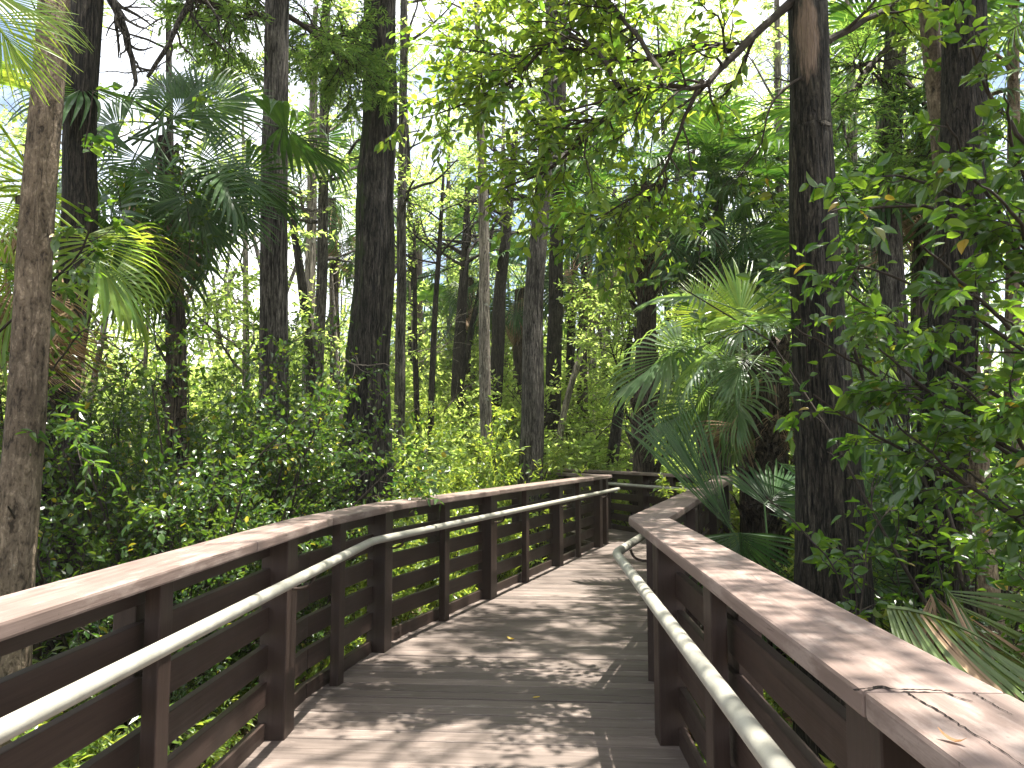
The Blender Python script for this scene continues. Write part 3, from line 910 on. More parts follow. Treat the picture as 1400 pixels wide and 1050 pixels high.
# ------------------------------------------------------------------ palms
def frond_mesh(name, seed, L=0.9, pet=1.0, nseg=42, spread=2.3, droop=0.35, tipdroop=0.5, fold=0.12, mat=None, mat2=None, split=0.38, arch=0.18, pet_r=0.011, ragged=0.12, costa=0.4):
    """one costapalmate fan: stalk along +Y from the origin, blade beyond it, upper face +Z"""
    rng = np.random.default_rng(seed + 900)
    sp, st = Soup(), Soup()
    t = np.linspace(0, 1, 9)
    pp = np.stack([0 * t, t * pet, -arch * pet * t ** 2.2 + 0.06 * pet * t], 1)
    tubes(st, pp[None], np.linspace(pet_r * 1.5, pet_r * 0.75, 9)[None], 5)
    hub = pp[-1]; dh = nrm(pp[-1] - pp[-2])
    # costa carries on and recurves
    ct = np.linspace(0, 1, 8)
    cl = costa * L
    cpts = hub + dh * (ct * cl)[:, None] + np.array([0, 0, -1.0]) * (droop * cl * ct ** 2)[:, None]
    tubes(sp, cpts[None], np.linspace(pet_r * 0.9, 0.003, 8)[None], 5)
    sec = np.array([0, 0.14, 0.28, 0.42, 0.58, 0.74, 0.88, 1.0])
    A = np.linspace(-spread, spread, nseg) + rng.normal(0, 0.012, nseg)
    da = 2 * spread / nseg
    for i, a in enumerate(A):
        f = abs(a) / spread
        tc_ = (1 - f) ** 1.3
        o = hub + dh * tc_ * cl * 0.9 + np.array([0, 0, -1.0]) * droop * cl * tc_ ** 2
        # direction fans round; near the middle it follows the costa
        ls = L * (0.62 + 0.38 * math.cos(a * 0.55)) * rng.uniform(1 - ragged, 1.05) * (1 - 0.30 * tc_)
        dv = np.array([math.sin(a), math.cos(a) * dh[1], math.cos(a) * dh[2]])
        dv[2] -= droop * 0.9 * tc_
        dv = nrm(dv)
        sv = nrm(np.cross(dv, np.array([0, 0, 1.0])))
        nv = np.cross(sv, dv)
        td = tipdroop * rng.uniform(0.6, 1.4)
        s = sec * ls
        x = np.maximum(sec - split, 0) / (1 - split)
        pos = o + dv * s[:, None] + np.array([0, 0, -1.0]) * (td * ls * x ** 2.2 * 0.75)[:, None] - dv * (td * ls * x ** 2.6 * 0.28)[:, None]
        pos = pos + nv * (fold * abs(math.sin(a)) * s * (1 - 0.6 * sec))[:, None]
        pos = pos + sv * (rng.normal(0, 0.05) * ls * x ** 2)[:, None]
        wj = np.tan(da / 2) * (s + cl * 0.16) * 1.2
        wmax = np.tan(da / 2) * (split * ls + cl * 0.16) * 1.2
        w = np.where(sec <= split, wj, wmax * (1 - x) ** 0.75)
        w = np.maximum(w, 0.0012)
        pl = w * 0.42
        Lf = pos - sv * w[:, None] + nv * pl[:, None] * 0.5
        Rt = pos + sv * w[:, None] + nv * pl[:, None] * 0.5
        Ct = pos - nv * pl[:, None] * 0.5
        V = np.stack([Lf, Ct, Rt], 1).reshape(-1, 3)
        b = np.arange(len(sec) - 1)[:, None] * 3
        Fq = np.concatenate([b + np.array([[0, 1, 4, 3]]), b + np.array([[1, 2, 5, 4]])])
        m = 1 if (mat2 is not None and rng.random() < 0.22) else 0
        sp.add(V, Fq, m)
    return st.mesh(name, [mat or FR_GREEN], (0, 0, 0), True), sp.mesh('blade', [mat or FR_GREEN] + ([mat2] if mat2 else []))


def put_frond(name, data, root, M):
    o = link(name, data[0], root, M)
    b = bpy.data.objects.new('blade', data[1]); COL.objects.link(b); b.parent = o
    return o


def orient(p, d, roll=0.0, scale=1.0, up=(0, 0, 1)):
    y = Vector([float(c) for c in d]).normalized()
    u = Vector(up)
    if abs(y.dot(u)) > 0.985:
        u = Vector((0.3, -1, 0.2))
    x = y.cross(u).normalized()
    z = x.cross(y)
    M = Matrix((x, y, z)).transposed().to_4x4() @ Matrix.Rotation(roll, 4, 'Y') @ Matrix.Scale(scale, 4)
    M.translation = Vector([float(c) for c in p])
    return M


FV = [frond_mesh('frond', k, L=0.95, pet=1.15, nseg=32, spread=2.15, split=0.5, droop=0.40 + 0.12 * (k % 3), tipdroop=0.22 + 0.2 * (k % 3), mat=FR_GREEN) for k in range(5)]
FY = [frond_mesh('frond', 20 + k, L=0.95, pet=0.9, nseg=40, spread=1.9, droop=0.10, tipdroop=0.15, fold=0.2, mat=FR_YOUNG_LIT) for k in range(3)]
FG = [frond_mesh('frond', 80 + k, L=0.95, pet=1.15, nseg=34, spread=2.0, split=0.5, droop=.45, tipdroop=.3, mat=FR_YOUNG_LIT) for k in range(3)]  # yellow-green colour stands in for light from behind
FS = [frond_mesh('frond', 110 + k, L=0.95, pet=1.15, nseg=36, spread=2.1, split=0.5, droop=.5, tipdroop=.35, mat=FR_LIT) for k in range(3)]
FD = [frond_mesh('dead_frond', 40 + k, L=0.75, pet=0.9, nseg=24, spread=1.3, droop=1.2, tipdroop=1.3, fold=0.05, mat=FR_DEAD, split=0.2, arch=0.4, ragged=0.3) for k in range(3)]
FLOW = [frond_mesh('frond', 60 + k, L=0.85, pet=0.75, nseg=38, spread=1.75, droop=0.2, tipdroop=0.22, fold=0.14, mat=FR_GREEN) for k in range(3)]
GA = 2.39996


def boots(sp, path, rad, rng, n, size=0.16, mat=0):
    """old leaf bases crossing on the trunk"""
    q, r = resample(path, rad, 60)
    for k in range(n):
        t = rng.uniform(0.0, 1.0); i = int(t * 59)
        a = k * GA
        o = q[i]; d = np.array([math.cos(a), math.sin(a), 0])
        sv = np.array([-d[1], d[0], 0])
        w = size * 0.28; h = size * rng.uniform(0.7, 1.4)
        lean = rng.normal(0, 0.35)
        b = o + d * r[i] * 0.85
        tip = o + d * (r[i] + h * 0.42) + np.array([0, 0, h]) + sv * lean * h
        th = d * 0.02
        V = np.array([b - sv * w * 1.3, b + sv * w * 1.3, tip + sv * w * .45, tip - sv * w * .45,
                      b - sv * w * 1.3 - th, b + sv * w * 1.3 - th, tip + sv * w * .4 - th, tip - sv * w * .4 - th])
        sp.add(V, np.array([[0, 1, 2, 3], [3, 2, 6, 7], [0, 3, 7, 4], [1, 5, 6, 2]]), mat)


def palm(label, hub, path, rad, n=26, size=1.0, emax=80, emin=-55, dead=6, seed=0, boot=0, group=None, young=0, bark=None, a_off=0.0, skip=None, name='palm', bootsize=0.16, extra=(), fset=None):
    """cabbage palm: trunk, living fronds, hanging dead fronds"""
    rng = np.random.default_rng(seed + 3000)
    base = path[0].copy(); base[2] = max(base[2], GROUND)
    root = empty(name, base, label, 'palm', group)
    M = Matrix.Translation(Vector(base.tolist()))
    sp = Soup()
    trunk_soup(sp, path, rad, 14, 44, 0.035, 0.15, rng)
    if boot:
        k = int(len(path) * 0)
        boots(sp, path, rad, rng, boot, bootsize)
    link('trunk', sp.mesh('trunk', [bark or BK_PALM], base, False), root, M)
    hub = np.asarray(hub)
    for k in range(n):
        u = (k + 0.5) / n
        e = math.radians(emax + (emin - emax) * u ** 0.9 + rng.normal(0, 7))
        a = k * GA + a_off + rng.normal(0, 0.15)
        d = np.array([math.cos(a) * math.cos(e), math.sin(a) * math.cos(e), math.sin(e)])
        if skip and skip(d):
            continue
        me = FY[k % 3] if k < young else (fset or FV)[int(rng.integers(len(fset or FV)))]
        put_frond('frond', me, root, orient(hub + d * 0.06 + np.array([0, 0, 0.25 * (1 - u)]), d, rng.normal(0, 0.35), size * rng.uniform(0.82, 1.12)))
    for k, (hp, dd, face, sc, kind) in enumerate(extra):          # fans placed one by one, blade base at hp
        me, pl = (FY[k % 3], .9) if kind == 'young' else (FS[k % 3], 1.15) if kind == 'lightened' else (FLOW[k % 3], .75)
        put_frond('frond', me, root, orient(np.asarray(hp) - nrm(np.asarray(dd, float)) * pl * sc, dd, 0, sc, face))
    for k in range(dead):
        a = k * GA + rng.normal(0, 0.3); e = math.radians(rng.uniform(-75, -40))
        d = np.array([math.cos(a) * math.cos(e), math.sin(a) * math.cos(e), math.sin(e)])
        if skip and skip(d):
            continue
        put_frond('dead_frond', FD[k % 3], root, orient(hub - np.array([0, 0, 0.15]), d, rng.normal(0, 0.5), size * rng.uniform(0.8, 1.1)))
    return root


def palmetto(label, base, fans, group=None):
    """trunkless young palm: fans = [(hub point, direction, blade length, facing, mesh kwargs)]; each stalk runs from the base"""
    root = empty('palmetto', base, label, 'palmetto', group)
    base_ = np.asarray(base, float)
    for k, (hubp, bd, L, face, kw) in enumerate(fans):
        hubp = np.asarray(hubp, float)
        dat = frond_mesh('frond', 700 + k + int(abs(hubp[0]) * 100), L=L, pet=0.05, **kw)
        M = orient(hubp - nrm(np.asarray(bd, float)) * 0.05, bd, 0, 1, face)
        mid_ = (base_ + hubp) / 2 + np.array([0, 0, 0.12 * np.linalg.norm(hubp - base_)])
        q, rr = resample(np.array([base_ - [0, 0, .05], mid_, hubp]), np.array([0.014, 0.011, 0.008]), 12)
        s2 = Soup(); tubes(s2, q[None], rr[None], 6)
        f = link('frond', s2.mesh('frond', [FR_GREEN], base, True), root, Matrix.Translation(Vector(base_.tolist())))
        b = bpy.data.objects.new('blade', dat[1]); COL.objects.link(b); b.parent = f
        b.matrix_basis = Matrix.Translation(-root.location) @ M
    return root


def vine(label, paths, K, L, W, mat=LF_BUSH, seed=0, tmpl=OVATE, r=0.006, n1=20, L1=0.25, group=None, name='vine'):
    rng = np.random.default_rng(seed + 4000)
    base = np.asarray(paths[0][0])
    root = empty(name, base, label, 'vine', group)
    sp, fs = Soup(), Soup()
    Q = np.stack([resample(np.array(p), np.zeros(len(p)), 24)[0] for p in paths])
    R = np.full(Q.shape[:2], r) * np.linspace(1, 0.5, 24)
    tubes(sp, Q, R, 6)
    P1, R1 = spawn(rng, Q, R, n1 * len(paths), 1.0, L1, 0.3, -0.05, 0.0, 1.0, 0.5, 5, 1.0, 0.0015, 0.5)
    tubes(sp, P1, R1, 3)
    put_leaves(fs, *leafing(rng, P1, K, L, W, side=0.8, droop=0.2, nz=0.7), tmpl, 0)
    M = Matrix.Translation(Vector(base.tolist()))
    link('stem_cluster', sp.mesh('stem_cluster', [TWIG], base, True), root, M)
    link('foliage', fs.mesh('foliage', [mat], base), root, M)
    return root
# ------------------------------------------------------------------ ground
rg = np.random.default_rng(5)
xs = np.concatenate([np.linspace(-400, -30, 12), np.linspace(-28, 30, 117), np.linspace(32, 400, 12)])
ys = np.concatenate([np.linspace(-60, -6, 8), np.linspace(-5, 45, 101), np.linspace(48, 500, 14)])
X, Yg = np.meshgrid(xs, ys)
Zg = GROUND + 0.07 * np.sin(X * 1.1 + 0.6 * np.sin(Yg * .7)) * np.cos(Yg * 0.9) + 0.05 * np.sin(X * 2.7 + Yg * 1.9) + rg.normal(0, 0.02, X.shape)
ni, nj = len(xs), len(ys)
b = (np.arange(nj - 1)[:, None] * ni + np.arange(ni - 1)[None])
Fq = np.stack([b, b + 1, b + ni + 1, b + ni], -1).reshape(-1, 4)
GRD = plain_mat('leaf_littered_soil', (0.035, 0.026, 0.016), (0.11, 0.085, 0.05), 9.0, 0.95, 0.15, 0.8)
gr = link('ground', mesh_np('ground', np.stack([X.ravel(), Yg.ravel(), Zg.ravel()], 1), [(Fq, 0)], [GRD], True))
tag(gr, 'swamp forest floor of dark soil and leaf litter', 'ground', kind='structure')

# low plants and litter nobody could count
cs = Soup()
n = 15000
Yp = 2.0 + 26 * rg.random(n) ** 1.5
Xp = rg.uniform(-1, 1, n) * (2.5 + 0.75 * Yp)
lx, rx = np.interp(Yp, LRAIL[:, 1], LRAIL[:, 0]), np.interp(Yp, RRAIL[:, 1], RRAIL[:, 0])
k = ~((Xp > lx - 0.12) & (Xp < rx + 0.12) & (Yp < 18))
Xp, Yp = Xp[k], Yp[k]; n = len(Xp)
dens = np.sin(Xp * 1.7 + 1) + np.sin(Yp * 1.3 + Xp * .8)
k = rg.random(n) < 0.35 + 0.3 * dens
Xp, Yp = Xp[k], Yp[k]; n = len(Xp)
blades = 7
a = rg.uniform(0, 2 * math.pi, (n, blades)); tl = rg.uniform(0.3, 1.2, (n, blades))
d = np.stack([np.cos(a) * tl, np.sin(a) * tl, np.ones_like(a)], -1)
p0 = np.stack([Xp, Yp, np.full(n, GROUND - 0.02)], -1)[:, None] + np.zeros((n, blades, 1)) + rg.normal(0, 0.05, (n, blades, 3)) * [1, 1, 0]
p0[..., 2] += rg.uniform(0, 0.35, (n, 1)) * rg.random((n, blades))
nn = np.stack([-np.cos(a), -np.sin(a), np.ones_like(a) * 0.6], -1)
Lb = rg.uniform(0.10, 0.34, (n, blades))
put_leaves(cs, p0.reshape(-1, 3), d.reshape(-1, 3), nn.reshape(-1, 3), Lb.ravel(), (Lb * rg.uniform(0.14, 0.4, Lb.shape)).ravel(), LANCE)
o = link('ground_cover', cs.mesh('ground_cover', [LF_SHRUB]))
tag(o, 'low ferns, grasses and seedlings covering the forest floor', 'ground cover', kind='stuff')
cs = Soup()
n = 16000
Yp = 1.0 + 22 * rg.random(n) ** 1.4; Xp = rg.uniform(-1, 1, n) * (2.5 + 0.7 * Yp)
zz = GROUND + 0.05 + 0.07 * np.sin(Xp * 1.1 + 0.6 * np.sin(Yp * .7)) * np.cos(Yp * 0.9) + 0.05 * np.sin(Xp * 2.7 + Yp * 1.9)
put_leaves(cs, np.stack([Xp, Yp, zz], 1), rg.normal(size=(n, 3)) * [1, 1, .25], np.array([0, 0, 1.]) + rg.normal(0, .35, (n, 3)), rg.uniform(.05, .13, n), rg.uniform(.02, .05, n), RHOMB)
o = link('leaf_litter', cs.mesh('leaf_litter', [LF_DEAD]))
tag(o, 'brown dry leaves scattered on the forest floor', 'leaf litter', kind='stuff')

# ------------------------------------------------------------------ near trees
def sunhole(pts):
    """gaps cut in the high canopy so that sun lands on the walk"""
    x = pts[:, 0] - pts[:, 2] * 0.19; y = pts[:, 1] - pts[:, 2] * 0.03
    keep = np.ones(len(pts), bool)
    for cx, cy, rx_, ry_ in HOLES:
        keep &= ((x - cx) / rx_) ** 2 + ((y - cy) / ry_) ** 2 > 1
    return keep


rh2 = np.random.default_rng(31)
FARHOLES = [(rh2.uniform(-.75, .75) * y, y, rh2.uniform(.5, 1.5), rh2.uniform(.6, 1.9)) for y in rh2.uniform(10, 40, 95)]


def sunpatch(pts):  # drops far leaves along the sun ray to light the understory
    x = pts[:, 0] - pts[:, 2] * 0.19; y = pts[:, 1] - pts[:, 2] * 0.03
    keep = np.ones(len(pts), bool)
    for cx, cy, rx_, ry_ in FARHOLES:
        keep &= ((x - cx) / rx_) ** 2 + ((y - cy) / ry_) ** 2 > 1
    return keep


HOLES = [(-1.0, 2.6, 0.75, 1.1), (-.3, 3.5, .95, 1.2), (2.2, 8.9, 1.3, 1.1), (0.0, 5.4, 0.8, 0.25)]  # gaps placed to let sun onto left cap, deck and young palm
rh = np.random.default_rng(12)
for _ in range(110):
    HOLES.append((rh.uniform(-1.3, .8), rh.uniform(2.2, 6.0), rh.uniform(.04, .19), rh.uniform(.05, .22)))  # small gaps cut to make sun flecks on the deck
HI = dict(n0=13, L0=3.0, n1=60, L1=1.2, n2=210, L2=0.6, K=10, L=0.12, W=0.06, mat=LF_CAN)


def hi(**k):
    d = dict(HI); d.update(k); return d


pa, ra = px_path([(75, 0, 48), (46, 400, 54), (18, 800, 64)], 4.6, 9.5)
tree('slim pale tan trunk with lichen spots, closest to the camera at the left edge', pa, ra, BK_TAN, hi(z0=6.2, z1=9.4, n0=9, L0=2.2, n1=60, n2=330), seed=1, sides=40, rings=120, ridge=0.018, flare=0.25, keep=sunhole)

pa, ra = px_path([(120, 0, 48), (107, 350, 55), (77, 560, 76), (62, 700, 92)], 6.6, 14)
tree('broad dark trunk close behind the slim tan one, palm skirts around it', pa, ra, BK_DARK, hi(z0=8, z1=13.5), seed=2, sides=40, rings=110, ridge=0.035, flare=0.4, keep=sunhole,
     branches=[dict(pts=[P(132, -40, 6.6), P(160, 20, 6.7), P(172, 60, 6.8), P(186, 115, 6.9)], rad=[.05, .035, .03, .018], bark=BK_GREY, n1=10, L1=.5, n2=20, L2=.25),
               dict(pts=[P(130, -70, 6.6), P(255, -30, 7.0), P(238, 40, 7.2), P(200, 108, 7.3)], rad=[.05, .035, .026, .016], bark=BK_GREY, n1=9, L1=.6, n2=16, L2=.25)])

pa, ra = px_path([(377, 0, 36), (376, 220, 39), (375, 440, 41), (372, 650, 46)], 9, 17)
tree('straight grey furrowed trunk rising out of the dark bushes on the left', pa, ra, BK_GREY, hi(z0=8.3, z1=16.5, mat=LF_FEATH, n0=18, L=.10, W=.016, K=26, side=1.4), seed=3, sides=36, rings=110, ridge=0.03, keep=sunhole,
     branches=[dict(pts=[P(375, 30, 9), P(340, 14, 8.8), P(290, 0, 8.5), P(230, -15, 8.3)], rad=[.05, .035, .025, .012], n1=10, L1=.9, n2=120, L2=.45, K=28, L=.10, W=.020, mat=LF_FEATH, tmpl=RHOMB),
               dict(pts=[P(380, 10, 9), P(420, 40, 9.2), P(470, 85, 9.4), P(505, 110, 9.5)], rad=[.04, .03, .02, .012], n1=14, L1=.9, n2=170, L2=.45, K=28, L=.10, W=.020, mat=LF_FEATH, tmpl=RHOMB),
               dict(pts=[P(372, -60, 9), P(330, -40, 9.6), P(300, 40, 10.2), P(320, 90, 10.5)], rad=[.05, .035, .02, .012], n1=20, L1=1.0, n2=260, L2=.5, K=28, L=.10, W=.020, mat=LF_FEATH, tmpl=RHOMB)])

pa, ra = px_path([(522, 0, 47), (514, 300, 55), (504, 540, 63), (500, 680, 84)], 10.5, 18)
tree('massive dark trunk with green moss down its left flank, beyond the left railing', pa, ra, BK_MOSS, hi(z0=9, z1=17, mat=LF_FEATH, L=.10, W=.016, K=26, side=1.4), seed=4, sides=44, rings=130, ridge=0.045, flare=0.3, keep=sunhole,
     branches=[dict(pts=[P(515, 0, 10.5), P(470, 60, 10.3), P(420, 30, 10), P(390, 60, 9.8)], rad=[.06, .04, .025, .012], n1=18, L1=.9, n2=200, L2=.45, K=28, L=.10, W=.020, mat=LF_FEATH, tmpl=RHOMB),
               dict(pts=[[-1.9, 10.4, 9.0], [-1.6, 9.2, 9.6], [-1.4, 8.0, 9.8], [-1.3, 6.8, 9.6]], rad=[.07, .05, .035, .01], n1=46, L1=1.5, n2=330, L2=.6, K=9, L=.12, W=.062, mat=LF_CAN, tmpl=RHOMB),  # unseen limb added to shade the left thicket
               dict(pts=[[-1.9, 10.4, 8.6], [-1.2, 10.0, 9.0], [-.6, 9.4, 9.3], [-.3, 8.7, 9.2]], rad=[.07, .05, .035, .01], n1=36, L1=1.4, n2=240, L2=.6, K=9, L=.12, W=.062, mat=LF_CAN, tmpl=RHOMB),  # added above the view, shades the thicket too
               dict(pts=[[-1.9, 10.4, 10.0], [-2.4, 9.4, 10.6], [-2.5, 8.2, 10.9], [-2.4, 6.9, 10.6]], rad=[.07, .05, .035, .01], n1=42, L1=1.5, n2=300, L2=.6, K=9, L=.12, W=.062, mat=LF_CAN, tmpl=RHOMB),  # another added limb out of view for thicket shade
               dict(pts=[P(470, 490, 10.0), P(492, 500, 9.9), P(520, 498, 9.8)], rad=[.012, .009, .004], bark=TWIGP, n1=4, L1=.35, n2=4, L2=.2, label='bare pinkish dead branch')])

# big right trunk with the overhanging leafy limb
pa, ra = px_path([(1099, 0, 58), (1107, 200, 63), (1121, 450, 76), (1142, 800, 108)], 5.2, 13)
zb = P(1100, 70, 5.2)[2] - GROUND
xb = P(1099, 70, 5.2)[0] - pa[0][0]
BK_WOUND = bark_mat('scarred_cypress_bark', (0.008, 0.0065, 0.005), (0.07, 0.06, 0.044), 1.0, 40, bump=1.0, wound=(zb + .05, 0.30, xb - .02, 0.07, (0.24, 0.17, 0.125)))
ov = dict(mat=LF_CAN, tmpl=OVATE, K=6, L=.088, W=.043, nz=.5)
Q = lambda *a: [P(*x) for x in a]
tree('big dark trunk beside the right railing, bark torn off high up, leafy limb hanging left', pa, ra, BK_WOUND, hi(z0=6.6, z1=12.5, n0=14, L0=3.0, n1=70, n2=240), seed=6, sides=44, rings=130, ridge=0.03, flare=0.28, keep=sunhole,
     branches=[dict(pts=Q((1092, -6, 5.2), (1030, 45, 5.0), (985, 85, 4.9), (960, 110, 4.85), (905, 108, 4.8), (840, 125, 4.75), (770, 145, 4.7)), rad=[.032, .027, .022, .018, .014, .010, .005], n1=18, L1=.6, n2=70, L2=.28, bark=TWIG, **ov),
               dict(pts=Q((1000, 68, 4.95), (960, 62, 5.1), (920, 75, 5.2), (860, 90, 5.3), (790, 75, 5.4), (700, 80, 5.5), (600, 62, 5.7)), rad=[.03, .024, .02, .016, .013, .010, .004], n1=30, L1=.62, n2=115, L2=.3, bark=TWIG, **ov),
               dict(pts=Q((870, 112, 4.8), (800, 190, 5.0), (745, 240, 5.2), (690, 262, 5.4)), rad=[.02, .014, .010, .004], n1=26, L1=.6, n2=85, L2=.3, up1=-.02, bark=TWIG, **ov),
               dict(pts=Q((905, 108, 4.8), (880, 60, 5.0), (845, 10, 5.2), (800, -30, 5.4), (700, -40, 5.6)), rad=[.02, .016, .013, .01, .004], n1=28, L1=.65, n2=110, L2=.3, bark=TWIG, **ov),
               dict(pts=Q((850, 122, 4.77), (815, 70, 4.9), (760, 55, 5.0), (690, 120, 5.2), (610, 155, 5.5), (560, 170, 5.7)), rad=[.018, .014, .012, .009, .006, .003], n1=30, L1=.6, n2=110, L2=.28, bark=TWIG, **ov),
               dict(pts=Q((960, 110, 4.85), (930, 170, 4.9), (900, 240, 5.0), (840, 280, 5.1), (760, 330, 5.3)), rad=[.016, .012, .009, .006, .003], n1=22, L1=.6, n2=80, L2=.3, bark=TWIG, **ov),
               dict(pts=Q((1105, 100, 5.15), (1060, 140, 5.0), (1040, 200, 5.0), (1010, 235, 5.05)), rad=[.012, .008, .005, .003], n1=7, L1=.4, n2=10, L2=.2, bark=TWIG),
               dict(pts=[[2.05, 5.2, 6.4], [2.15, 4.2, 6.9], [2.1, 3.0, 7.1], [1.95, 1.8, 7.1], [1.95, .7, 7.0]], rad=[.035, .028, .02, .014, .006], n1=44, L1=.8, n2=230, L2=.35, bark=TWIG, **ov),  # unseen limb added to shade the right cap rail
               dict(pts=[[2.1, 5.3, 6.6], [2.7, 6.2, 7.0], [3.1, 7.2, 7.2]], rad=[.035, .022, .006], n1=34, L1=.9, n2=210, L2=.4, bark=TWIG, **ov),  # added out of view to keep the corner palmetto fan dark
               dict(pts=[[2.05, 5.25, 6.0], [1.3, 5.2, 6.2], [0.5, 5.1, 6.15], [-0.4, 4.9, 5.9]], rad=[.035, .025, .017, .006], n1=30, L1=.8, n2=130, L2=.35, bark=TWIG, **ov),  # added overhead, out of view, to dapple the deck
               dict(pts=[[2.0, 5.15, 5.3], [1.5, 4.3, 5.0], [0.9, 3.7, 4.7], [0.1, 3.2, 4.5]], rad=[.03, .02, .014, .005], n1=34, L1=.7, n2=150, L2=.35, bark=TWIG, **ov),  # low unseen limb added for crisp leaf shadows on the near deck
               dict(pts=[[2.1, 5.3, 6.8], [1.6, 6.2, 7.0], [1.0, 7.0, 7.0], [0.2, 7.4, 6.8]], rad=[.03, .02, .014, .005], n1=20, L1=.7, n2=80, L2=.35, bark=TWIG, **ov),  # unseen limb added to break up sun on the middle deck
               dict(pts=Q((1115, 60, 5.2), (1160, 40, 5.3), (1210, 15, 5.4), (1260, -20, 5.6)), rad=[.03, .024, .018, .01], n1=14, L1=.6, n2=60, L2=.3, bark=TWIG, **ov)])

pa, ra = px_path([(1223, 0, 32), (1222, 240, 35), (1225, 560, 38)], 9, 15)
tree('straight grey trunk standing back between the big dark one and the leafy one', pa, ra, BK_GREY, hi(z0=7.6, z1=14.5, mat=LF_FEATH, L=.10, W=.016, K=26, side=1.4), seed=7, sides=30, rings=90, ridge=0.03, keep=sunhole,
     branches=[dict(pts=Q((1222, 60, 9), (1180, 100, 8.6), (1150, 150, 8.3), (1160, 200, 8)), rad=[.04, .03, .02, .008], n1=16, L1=.9, n2=130, L2=.45, K=28, L=.10, W=.020, mat=LF_FEATH, tmpl=RHOMB),
               dict(pts=[[4.4, 9.0, 7.9], [3.3, 8.2, 8.2], [2.4, 7.6, 8.2], [1.4, 7.3, 7.9]], rad=[.06, .045, .03, .01], n1=40, L1=1.1, n2=200, L2=.5, K=8, L=.11, W=.055, mat=LF_CAN, tmpl=RHOMB),  # unseen limb added to dapple the middle of the deck
               dict(pts=[[4.5, 9.0, 9.2], [3.9, 10.6, 9.9], [2.9, 12.0, 10.3], [1.8, 12.8, 10.2]], rad=[.06, .045, .03, .01], n1=40, L1=1.1, n2=190, L2=.5, K=8, L=.11, W=.055, mat=LF_CAN, tmpl=RHOMB),  # added above the view to dapple the far deck
               dict(pts=Q((1224, 100, 9), (1260, 140, 8.8), (1290, 190, 8.6), (1250, 240, 8.4)), rad=[.04, .03, .02, .008], n1=18, L1=.9, n2=170, L2=.45, K=28, L=.10, W=.020, mat=LF_FEATH, tmpl=RHOMB)])

pa, ra = px_path([(1318, 0, 66), (1302, 400, 68), (1274, 800, 78)], 5.9, 14)
t8p = pa
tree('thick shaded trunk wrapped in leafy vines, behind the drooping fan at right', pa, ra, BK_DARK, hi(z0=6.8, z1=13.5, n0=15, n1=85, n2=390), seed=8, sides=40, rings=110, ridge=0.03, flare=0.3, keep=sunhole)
pa, ra = px_path([(1316, 480, 40), (1332, 640, 44), (1348, 840, 52)], 6.4, 7)
tree('short pale mottled trunk just right of the thick vine wrapped one', pa, ra, BK_TAN, None, seed=9, sides=30, rings=70, ridge=0.02)

# ------------------------------------------------------------------ mid distance trunks
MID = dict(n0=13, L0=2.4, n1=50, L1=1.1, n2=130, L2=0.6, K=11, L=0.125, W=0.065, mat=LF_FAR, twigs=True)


def mid(**k):
    d = dict(MID); d.update(k); return d


